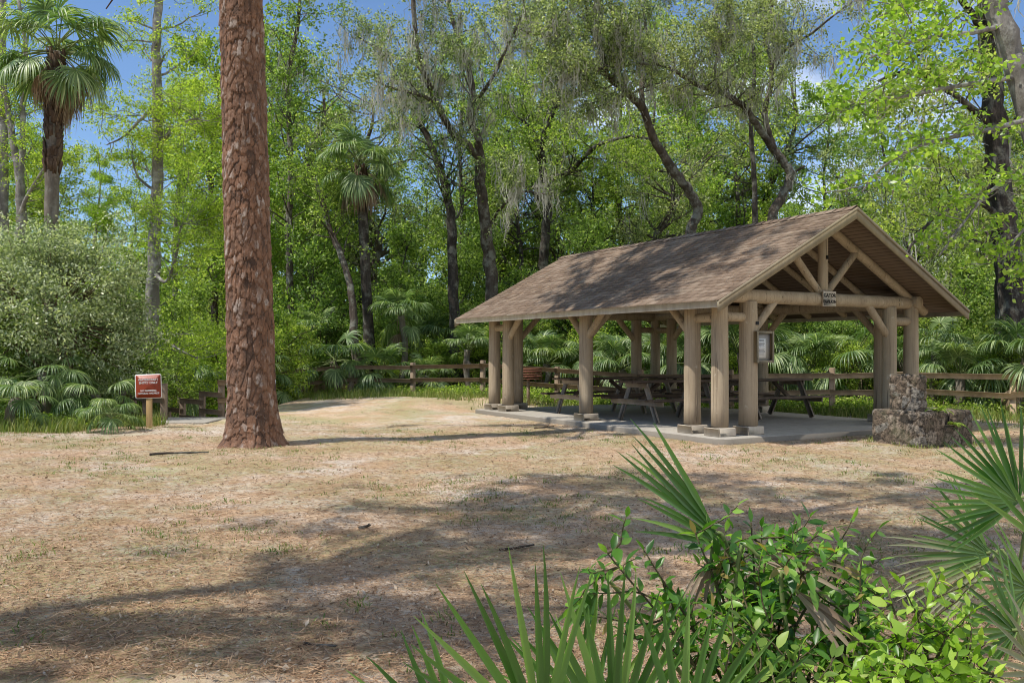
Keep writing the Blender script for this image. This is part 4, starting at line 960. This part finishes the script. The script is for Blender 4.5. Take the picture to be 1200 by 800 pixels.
lp=[(48,428,18.8,.62,'pale drooping palm under the silvery bush at the far left'),(126,474,17.5,.42,'small weeping palm at the edge of the grass left of the sign'),(112,452,19,.6,'palm in the shade beneath the silvery bush'),(143,448,21.6,.75,'palm with arching fans just left of the watercraft sign'),(20,458,17.9,.5,'small palm at the left edge beside the grass'),(88,440,20.2,.65,'shaded palm behind the weeping palms on the left'),(620/2,430,27,.7,'palm half hidden behind the pine trunk'),(210,440,26,.8,'palm in the shade behind the stair railings')]
for k,(px,py,D,sc,lab) in enumerate(lp):
    palm(lab,P(px,490,D),P(px,py+10,D),.09,.1,360+k,nf=17,sc=sc,dead=1,name='young_palm',mix=('mid','out','low'),pw=(.35,.4,.25))

# ------------------------------------------------------------------ SILVERY BUSH ON THE LEFT
def silver_bush():
    r=np.random.default_rng(401); b=P(70,492,20.2); b[2]=float(ground(b[0],b[1])); root=thing('silvery_bush','big rounded bush of small glossy grey-green leaves filling the left edge','shrub',b)
    tr=MB(); tips=[]; c0=P(58,372,20.2)-b; rad=np.array([2.5,1.9,2.25])
    for q in range(8):
        d=r.normal(0,1,3); d[2]=abs(d[2])+.8; d/=np.linalg.norm(d); c=curve(r.normal(0,.15,3)*np.array([1,1,0]),d,r.uniform(1.6,2.6),r,8,.1,.15); tr.tube(c,np.linspace(.07,.02,8),7)
    for q in range(360):
        d=r.normal(0,1,3); d/=np.linalg.norm(d); d[2]=d[2] if d[2]>-.85 else -d[2]
        lump=.93+.24*sin(d[0]*5+1)*cos(d[2]*5)+.16*sin(d[1]*9+d[0]*6+d[2]*4)
        p=c0+d*rad*lump*r.uniform(.72,1.0); q0=c0+d*rad*.35; c=curve(q0,p-q0,np.linalg.norm(p-q0),r,5,.02,.12); tr.tube(c,np.linspace(.011,.004,5),4,False); tips+= [c[3],c[4],(c[3]+c[4])/2]
    tr.build('stems',M['bark_red'],root,True); crown(tips,r,44,.27,.088,.042,zs=.8,keep=.5).build('crown',M['leaf_silver'],root)
silver_bush()

# ------------------------------------------------------------------ SHADE OAK standing left of the picture; its boughs dapple the clearing
def shade_oak():
    r=np.random.default_rng(501); b=np.array([-8.8,2.2,0.]); root=thing('shade_oak','spreading oak standing left of the clearing, its boughs dappling the ground','tree',b)
    tr=MB(); tp,_=smooth_path([(0,0,-.1),(.1,0,2.5),(.2,-.1,5),(.4,.3,7.6)],[.4]*4,5); tr.tube(tp,np.linspace(.42,.26,len(tp)),14,True,r,.04)
    tgt=[]
    for _ in range(6000):
        D=r.uniform(4.4,14.5); py=HY+FPX*CAMZ/D; px=r.uniform(40,1250)
        line=745-(px-100)*.335 if px<650 else 561-(px-650)*.03
        if py<line: continue
        if px<270 and py>680 and r.random()<.8: continue
        if r.random()>min(1,D/10): continue
        g=np.array([(px-CX)/FPX*D,D,0]); H=r.uniform(8.6,11.5) if D<11 else r.uniform(10.5,12.5)
        c=g+SUN/SUN[2]*H
        if abs(c[0])<.62*c[1] and (c[2]-CAMZ)<.42*c[1]+1.2: continue
        tgt.append(c-b)
        if len(tgt)>=52: break
    T=np.array(tgt); ctr=T[r.choice(len(T),7,False)]
    for _ in range(6):
        k=((T[:,None]-ctr[None])**2).sum(2).argmin(1); ctr=np.array([T[k==i].mean(0) if (k==i).any() else ctr[i] for i in range(7)])
    tips=[]
    for i in range(7):
        c=ctr[i]; mid=(tp[-1]+c)/2+np.array([0,0,.6]); lp,_=smooth_path([tp[-1],mid+r.normal(0,.3,3),c],[1]*3,7); tr.tube(lp,np.linspace(.09,.03,len(lp)),8,False)
        for t in T[k==i]:
            j=r.integers(6,len(lp)); L=np.linalg.norm(t-lp[j]); q=curve(lp[j],t-lp[j],L,r,7,.0,.08); q=q+(t-q[-1])*np.linspace(0,1,7)[:,None]
            tr.tube(q,np.linspace(.04,.012,7),5,False); 
            for _ in range(11):
                e=t+r.normal(0,1,3)*np.array([.85,.40,.3]); tips.append(e); tr.tube(np.array([t,(t+e)/2+r.normal(0,.06,3),e]),[.01,.007,.004],3,False)
    tr.build('trunk',M['bark_oak'],root,True); crown(tips,r,72,.22,.11,.06,keep=.9).build('crown',M['leaf_oak'],root)
shade_oak()

# ------------------------------------------------------------------ GROUND COVER
rng=np.random.default_rng(601)
def pick(n,d0,d1,p=1.0):
    D=(d0**p+rng.random(n)*(d1**p-d0**p))**(1/p); x=rng.uniform(-.64,.64,n)*D; return x,D
def clear_of_slab(x,y):
    u=-.5*(x-PX)+.866*(y-PY); v=.866*(x-PX)+.5*(y-PY)
    return ~((u>ay0-.02)&(u<ay1+.02)&(v>bx0-.02)&(v<bx1+.02))
def vnoise(x,y,s,o=0): return .5+.25*(np.sin(x*s+o)*np.cos(y*s*1.1+o*2)+np.sin(x*s*2.3+y*s*1.7+o)*.6+np.sin(-x*s*1.3+y*s*3.1+o*3)*.4)
mb=MB(); x,y=pick(210000,4.2,19,.55); k=clear_of_slab(x,y)&(vnoise(x,y,1.1,.5)>.18*rng.random(len(x))); x,y=x[k],y[k]; z=ground(x,y)+rng.uniform(.004,.02,len(x))
mb.add(*leaf_quads(np.stack([x,y,z],1),.11,.0046,rng,.0,.10,.4)); o=mb.build('pine_straw',M['straw']); o['kind']='stuff'
mb=MB(); x,y=pick(60000,4.2,20,.65); k=clear_of_slab(x,y); x,y=x[k],y[k]; z=ground(x,y)+rng.uniform(.006,.02,len(x))
sz_=np.exp(rng.normal(0,.32,len(x)))[:,None]; mb.add(*leaf_quads(np.stack([x,y,z],1),.025*sz_,.012*sz_,rng,.05,.3,.4)); o=mb.build('leaf_litter',M['litter']); o['kind']='stuff'
def blades(x,y,h,lean,per,spread,w):
    n=len(x)*per; X=np.repeat(x,per)+rng.normal(0,spread,n); Y=np.repeat(y,per)+rng.normal(0,spread,n); H=np.repeat(h,per)*rng.uniform(.5,1.15,n)
    az=rng.uniform(0,2*pi,n); l=rng.uniform(.1,lean,n)*H; b=np.stack([X,Y,ground(X,Y)-.005],1); s=np.stack([-np.sin(az),np.cos(az),0*az],1)*w; d=np.stack([np.cos(az)*l,np.sin(az)*l,H],1); m_=b+d*np.array([.38,.38,.6])
    v=np.stack([b-s,b+s,m_-s*.75,m_+s*.75,b+d],1).reshape(-1,3); i=np.arange(n)[:,None]*5; return v,np.hstack([i,i+1,i+3,i+2]),np.hstack([i+2,i+3,i+4])
mb=MB(); x,y=pick(11000,4.2,24,.9); k=clear_of_slab(x,y)&(vnoise(x,y,.8,2.)+.25*vnoise(x,y,3.1,1.)>.70+.3*rng.random(len(x))); x,y=x[k],y[k]
mb.add(*blades(x,y,np.full(len(x),.028),1.9,10,.05,.0035)); 
x,y=pick(900,4.2,18,.9); k=clear_of_slab(x,y)&(vnoise(x,y,.8,2.)>.5); x,y=x[k],y[k]; mb.add(*blades(x,y,np.full(len(x),.05),1.8,14,.06,.005))
o=mb.build('grass_tufts',M['turf']); o['kind']='stuff'
mb=MB()
x=rng.uniform(-13,-6.6,5200); y=rng.uniform(16.4,20.5,5200); edge=17.3+.22*(x+8)+.3*np.sin(x*2.2); k=(y>edge)&(rng.random(len(x))<sstep(0,.9,y-edge)+.1)&~((x>-9.3)&(y>19.0))&~((x>-8.75)&(y<18.4))&~(x>-7.5); x,y=x[k],y[k]
mb.add(*blades(x,y,np.where(rng.random(len(x))<.3,.3,.16),.9,9,.07,.007))
t=rng.uniform(-8.4,12.5,6200); d=rng.normal(-.25,.75,6200); fxx,fyy=t+d*.5,21.5-.575*(t-7.86)+d*.87; k=clear_of_slab(fxx,fyy)&(rng.random(6200)<.35+.65*(vnoise(fxx,fyy,1.1,4.)>.5))
mb.add(*blades(fxx[k],fyy[k],np.where(rng.random(k.sum())<.25,.28,.13),.9,8,.07,.007))
gx=scor[0]+rng.uniform(-.75,1.35,900); gy=scor[1]+rng.uniform(-.25,1.4,900); gu=-.5*(gx-scor[0])+.866*(gy-scor[1]); gv=.866*(gx-scor[0])+.5*(gy-scor[1]); gk=((np.abs(gu-.5)<.62)&(np.abs(gv-.75)<.88))&~((np.abs(gu-.5)<.5)&(np.abs(gv-.75)<.75))&(rng.random(900)<.55)
mb.add(*blades(gx[gk],gy[gk],np.full(gk.sum(),.09),1.4,7,.04,.005))
o=mb.build('tall_grass',M['grass']); o['kind']='stuff'
# low leafy weeds along the fence and the left bank
mb=MB(); t=rng.uniform(-8.4,13,1500); d=rng.uniform(-.2,1.5,1500); C=np.stack([t+d*.5,21.5-.575*(t-7.86)+d*.87],1); C=np.vstack([C,np.stack([rng.uniform(-13,-6.9,700),rng.uniform(17.9,19.6,700)],1)])
C=C[~((C[:,0]<-6.4)&(C[:,0]>-9)&(C[:,1]>19))&~((C[:,0]>-9.)&(C[:,0]<-6.3)&(C[:,1]<19.6))]
zz=ground(C[:,0],C[:,1]); C3=np.stack([C[:,0],C[:,1],zz+.12],1); C3=np.repeat(C3,26,0)+rng.normal(0,1,(len(C3)*26,3))*np.array([.14,.14,.1]); C3[:,2]=np.maximum(C3[:,2],ground(C3[:,0],C3[:,1])+.01)
mb.add(*leaf_quads(C3,.075,.045,rng,-.1,.5,.6)); o=mb.build('weeds',M['leaf_bright']); o['kind']='stuff'
# needles caught on the roof
mb=MB(); n=6500; s=rng.uniform(.1,3.55,n)*np.where(rng.random(n)<.5,1,.97); a=rng.uniform(A0,A1,n); k=vnoise(a,s,1.7,1.)+.3*vnoise(a,s,5.,2.)>.68; s,a=s[k],a[k]; b_=W_/2-s*cos(SA); zz=ZR-.03-s*sin(SA)+.028
mb.add(*leaf_quads(np.stack([b_,a,zz],1),.13,.006,rng,.0,.15,.4)); o=mb.build('roof_needles',M['straw']); o['kind']='stuff'; o.location=(PX,PY,SLAB); o.rotation_euler=(0,0,TH)

# small ferns rooted in the stonework
def fern(label,bx,ay,z,seed,sc):
    r=np.random.default_rng(seed); x=scor[0]+bx*cos(TH)-ay*sin(TH); y=scor[1]+bx*sin(TH)+ay*cos(TH); root=thing('fern',label,'fern',(x,y,z))
    for k in range(7):
        az=-pi/2+r.normal(0,1.1); c=curve((0,0,0),(cos(az),sin(az),.9),sc*r.uniform(.7,1.2),r,8,-.22,.06); m=MB(); m.tube(c,np.linspace(.004,.0015,8),4,False)
        for j in range(1,8):
            tg=c[j]-c[j-1]; tg/=np.linalg.norm(tg); sd=np.cross(tg,[0,0,1.]); sd/=np.linalg.norm(sd)+1e-9
            for h in(.0,.5):
                b0=c[j-1]+(c[j]-c[j-1])*h
                for sgn in(-1,1):
                    L=sc*.3*(1-.1*j); d=sd*sgn+tg*.4; m.add([b0,b0+d*L*.4+tg*.012,b0+d*L-np.array([0,0,.02]),b0+d*L*.4-tg*.012],[(0,1,2,3)])
        m.build('frond',M['leaf_bright'],root)
fern('green fern growing from the joint beside the upright stone stack',.50,.10,.60,31,.30)
fern('small fern hanging on the low stone ledge of the fireplace',.80,.02,.36,32,.24)
# sticks and bark on the ground
def stick(label,px,py,L,az,r,seed,bk='bark_dark'):
    D=FPX*CAMZ/(py-HY); b=P(px,py,D); b[2]=float(ground(b[0],b[1]))+r*.8; q=np.random.default_rng(seed)
    root=thing('fallen_stick',label,'stick',b); m=MB(); c=curve((-L/2*cos(az),-L/2*sin(az),0),(cos(az),sin(az),0),L,q,8,0,.12); c[:,2]=np.abs(c[:,2])*.3; m.tube(c,np.linspace(r,r*.55,8),7,True,q,.08); m.build('stem',M[bk],root,True)
    m=MB(); c2=curve(c[4],(cos(az+.7),sin(az+.7),.12),L*.3,q,5,0,.15); m.tube(c2,np.linspace(r*.5,r*.25,5),5); m.build('side_twig',M[bk],root,True)
stick('thin dry stick lying on the straw in the middle of the clearing',608,642,.32,.15,.012,1)
stick('dark curled piece of bark on the ground below the pine shadow',430,621,.16,.7,.018,2)
stick('short dark stick on the sandy patch at the bottom left',378,752,.2,.1,.012,3)
stick('long dark stick left of the pine base',212,533,.9,.25,.02,4)
stick('bent brown stick near the bottom edge',375,783,.16,1.2,.014,5,'bark_red')
stick('pale stick lying in front of the slab',640,503,.5,.1,.015,6,'bark_oak')

# ------------------------------------------------------------------ FOREGROUND PALMETTOS
def saw_plant(label,base,fans,seed,mat='palmetto',group=None):
    """fans: (hub px,py,D, angle deg in the picture, tilt toward camera, R, span deg, blades, width, droop, material)"""
    r=np.random.default_rng(seed); b=np.array(base,float); b[2]=float(ground(b[0],b[1])); root=thing('saw_palmetto',label,'palmetto',b,0,group)
    m=MB(); m.tube([(-.12,.05,-.02),(0,0,.03),(.05,-.03,.10)],[.05,.055,.04],10,True,r,.08); m.build('stem_base',M['boots'],root,True)
    for (hx,hy,hd,ang,tilt,R,span,n,w,dr,mt) in fans:
        hub=P(hx,hy,hd)-b; a=radians(ang); ex=np.array([cos(a),-tilt,sin(a)]); ex/=np.linalg.norm(ex); ny=np.array([.15*r.normal(),-1,.35]); ny-=ex*ny.dot(ex); ny/=np.linalg.norm(ny); ey=np.cross(ny,ex)
        bl=MB(); sp_=radians(span); rows=np.array([0,.18,.38,.58,.75,.9,1.])
        for q,t in enumerate(np.linspace(-sp_/2,sp_/2,n)):
            t=t+r.normal(0,.015); Ln=R*(.8+.2*cos(t))*(1+r.normal(0,.05)); d=ex*cos(t)+ey*sin(t); sd=-ex*sin(t)+ey*cos(t); p=hub.copy(); last=0; v=[]; ph=.5 if q%2 else -.5; tw=r.normal(0,.12)
            for rw in rows:
                st=(rw-last)*Ln; last=rw; d=d+np.array([0,0,-1])*dr*rw*.35*(1+.5*r.random())+ny*ph*.02+sd*tw*rw*.15; d/=np.linalg.norm(d); p=p+d*st
                wd=min(w,2*rw*Ln*math.tan(max(.03,sp_/(max(2,n)-1)/2))*1.05+.003) if rw<.3 else w*(1-((rw-.3)/.7)**1.8)+.0012
                nn=np.cross(d,sd); nn/=np.linalg.norm(nn)+1e-9; v+=[p-sd*wd/2+nn*wd*.28,p,p+sd*wd/2+nn*wd*.28]
            k=len(rows); bl.add(v,[q_ for i in range(k-1) for q_ in((3*i,3*i+1,3*i+4,3*i+3),(3*i+1,3*i+2,3*i+5,3*i+4))])
        fr=bl.build('frond',M[mt],root)
        s=MB(); mid=(hub+np.array([0,0,.1]))/2+np.array([r.normal(0,.05),r.normal(0,.05),-.06]); sp2,_=smooth_path([np.array([0,0,.08]),mid,hub-ex*.05,hub+ex*.02],[1]*4,5); s.tube(sp2,np.linspace(.009,.006,len(sp2)),6); s.build('stalk',M['petiole'],fr,True)
G='palmetto'
saw_plant('palmetto with stiff dark green blades fanning up along the bottom edge',P(690,900,2.7),[
 (635,870,2.45,124,.35,.56,110,16,.025,.04,G),(720,872,2.6,95,.1,.50,80,13,.025,.04,G),(800,876,2.55,66,.2,.47,80,11,.024,.06,G),(545,905,2.5,138,.3,.47,80,11,.025,.08,G),(690,850,2.8,70,-.2,.40,150,12,.018,.1,G),(865,885,2.7,75,.2,.40,90,10,.019,.1,G)],701)
saw_plant('palmetto spreading its spiky fans in from the right edge',P(1260,760,3.4),[
 (1194,588,3.3,142,.2,.40,135,24,.020,.0,G),(1160,650,3.45,152,.2,.37,85,14,.017,.04,G),(1205,690,3.2,165,.4,.30,120,14,.018,.2,G),(1165,655,3.5,196,.0,.42,70,16,.016,.22,'palm_pale'),(1225,640,3.1,80,.2,.36,120,14,.02,.06,G),(1190,740,3.0,150,.3,.34,140,14,.018,.2,G),(1225,790,2.9,140,.3,.36,140,14,.018,.15,'palm_pale')],702)
saw_plant('half closed palmetto fan pointing up and left from behind the leafy shrub',P(900,800,3.05),[
 (842,628,3.0,130,.1,.46,24,8,.020,.04,G),(848,640,3.05,146,.0,.34,40,6,.018,.12,G),(700,690,2.9,238,.1,.22,50,5,.02,.2,G),(885,652,2.85,-8,.2,.34,26,4,.016,.35,'palm_dead'),(930,690,2.8,-40,.3,.32,24,4,.018,.25,'palm_dead'),(835,655,2.95,250,.1,.2,60,6,.014,.5,'palm_dead')],703)

# ------------------------------------------------------------------ FOREGROUND LEAFY SHRUBS
def near_leaves(mb,items,r):
    rows=[(0,.04),(.18,.62),(.42,1.),(.7,.72),(.9,.28),(1.,.02)]
    for (c,d,nrm,L,W) in items:
        d=d/np.linalg.norm(d); nrm=nrm-d*nrm.dot(d); nrm/=np.linalg.norm(nrm)+1e-9; s=np.cross(nrm,d); v=[]; cu=r.uniform(.05,.5); last=0; p=c.copy(); dd=d.copy()
        for t,wv in rows:
            dd=dd-nrm*cu*(t-last)*1.2; dd/=np.linalg.norm(dd); p=p+dd*(t-last)*L; last=t; n2=np.cross(dd,s); v+=[p-s*W/2*wv-n2*W*wv*.14*-1,p,p+s*W/2*wv+n2*W*wv*.14]
        k=len(rows); mb.add(v,[q for i in range(k-1) for q in((3*i,3*i+1,3*i+4,3*i+3),(3*i+1,3*i+2,3*i+5,3*i+4))])
def near_shrub(label,base,targets,seed,leaf,L0=.066,W0=.027,tw=11,step=.018,stemr=.008,extra_twig=.22):
    r=np.random.default_rng(seed); b=np.array(base,float); b[2]=float(ground(b[0],b[1])); root=thing('leafy_shrub',label,'shrub',b); tr=MB(); it=[]
    def leafy(c,t0,sc=1.):
        seg=np.linalg.norm(np.diff(c,axis=0),axis=1); cl=np.concatenate([[0],np.cumsum(seg)]); s=cl[-1]*t0; ph=r.uniform(0,6)
        while s<=cl[-1]:
            p=np.array([np.interp(s,cl,c[:,k]) for k in range(3)]); j=min(np.searchsorted(cl,s),len(c)-1); tg=c[j]-c[j-1]; tg/=np.linalg.norm(tg)+1e-9
            ph+=2.4+r.normal(0,.3); a=np.cross(tg,[.1,.2,1]); a/=np.linalg.norm(a); bb=np.cross(tg,a); o=a*cos(ph)+bb*sin(ph); d=o+tg*.55+np.array([0,0,-.12]); nrm=np.array([0,0,1.])+r.normal(0,.45,3)+np.array([-.15,-.25,0]); sc2=sc*r.uniform(.6,1.2)*(1.15-.35*s/cl[-1])
            it.append((p,d,nrm,L0*sc2,W0*sc2*r.uniform(.85,1.15))); s+=step*r.uniform(.7,1.3)
        it.append((c[-1],c[-1]-c[-2],np.array([0,0,1.])+r.normal(0,.4,3),L0*sc*.8,W0*sc*.7))
    for tpx,tpy,tD in targets:
        t=P(tpx,tpy,tD)-b; st=r.normal(0,.04,3); st[2]=0; mid=t*np.array([.35,.35,.6])+r.normal(0,.05,3); c,_=smooth_path([st,mid,t],[1]*3,8); tr.tube(c,np.linspace(stemr,.0025,len(c)),6); leafy(c,.45)
        for q in range(tw):
            j=r.integers(6,len(c)); d=r.normal(0,1,3)*np.array([1,.8,.7])+np.array([0,0,.25]); c2=curve(c[j],d,extra_twig*r.uniform(.4,1.2),r,6,.04,.2); tr.tube(c2,np.linspace(.0035,.0015,6),4); leafy(c2,.15)
    tr.build('stems',M['twig'],root,True); m=MB(); near_leaves(m,it,r); m.build('foliage',M[leaf],root,True)
near_shrub('glossy green leafy shrub in front of the palmettos at the lower right',P(905,870,2.9),
 [(850,645,2.9),(880,612,2.95),(930,615,3.0),(815,625,2.9),(985,660,2.9),(755,645,2.85),(712,648,2.8),(945,660,2.75),(1010,690,2.8),(870,690,2.75),(905,720,2.7),(960,720,2.85),(825,660,3.05),(900,640,3.1),(1035,700,3.0)],801,'leaf_shrub')
near_shrub('lime green sunlit low shrub in the bottom right corner',P(1070,900,2.7),
 [(1040,690,2.75),(1075,720,2.65),(1110,745,2.6),(1000,745,2.65),(1060,760,2.55),(1140,770,2.6),(1020,780,2.55),(1100,790,2.5),(1165,790,2.55),(970,790,2.55),(1085,700,2.85)],802,'leaf_lime',.062,.028,10,.02)
near_shrub('dark leafy sprigs low among the palmetto blades at the bottom edge',P(960,860,2.5),
 [(880,760,2.6),(930,775,2.5),(850,790,2.55),(905,790,2.45),(975,770,2.6)],803,'leaf_dark',.06,.03,4,.03)
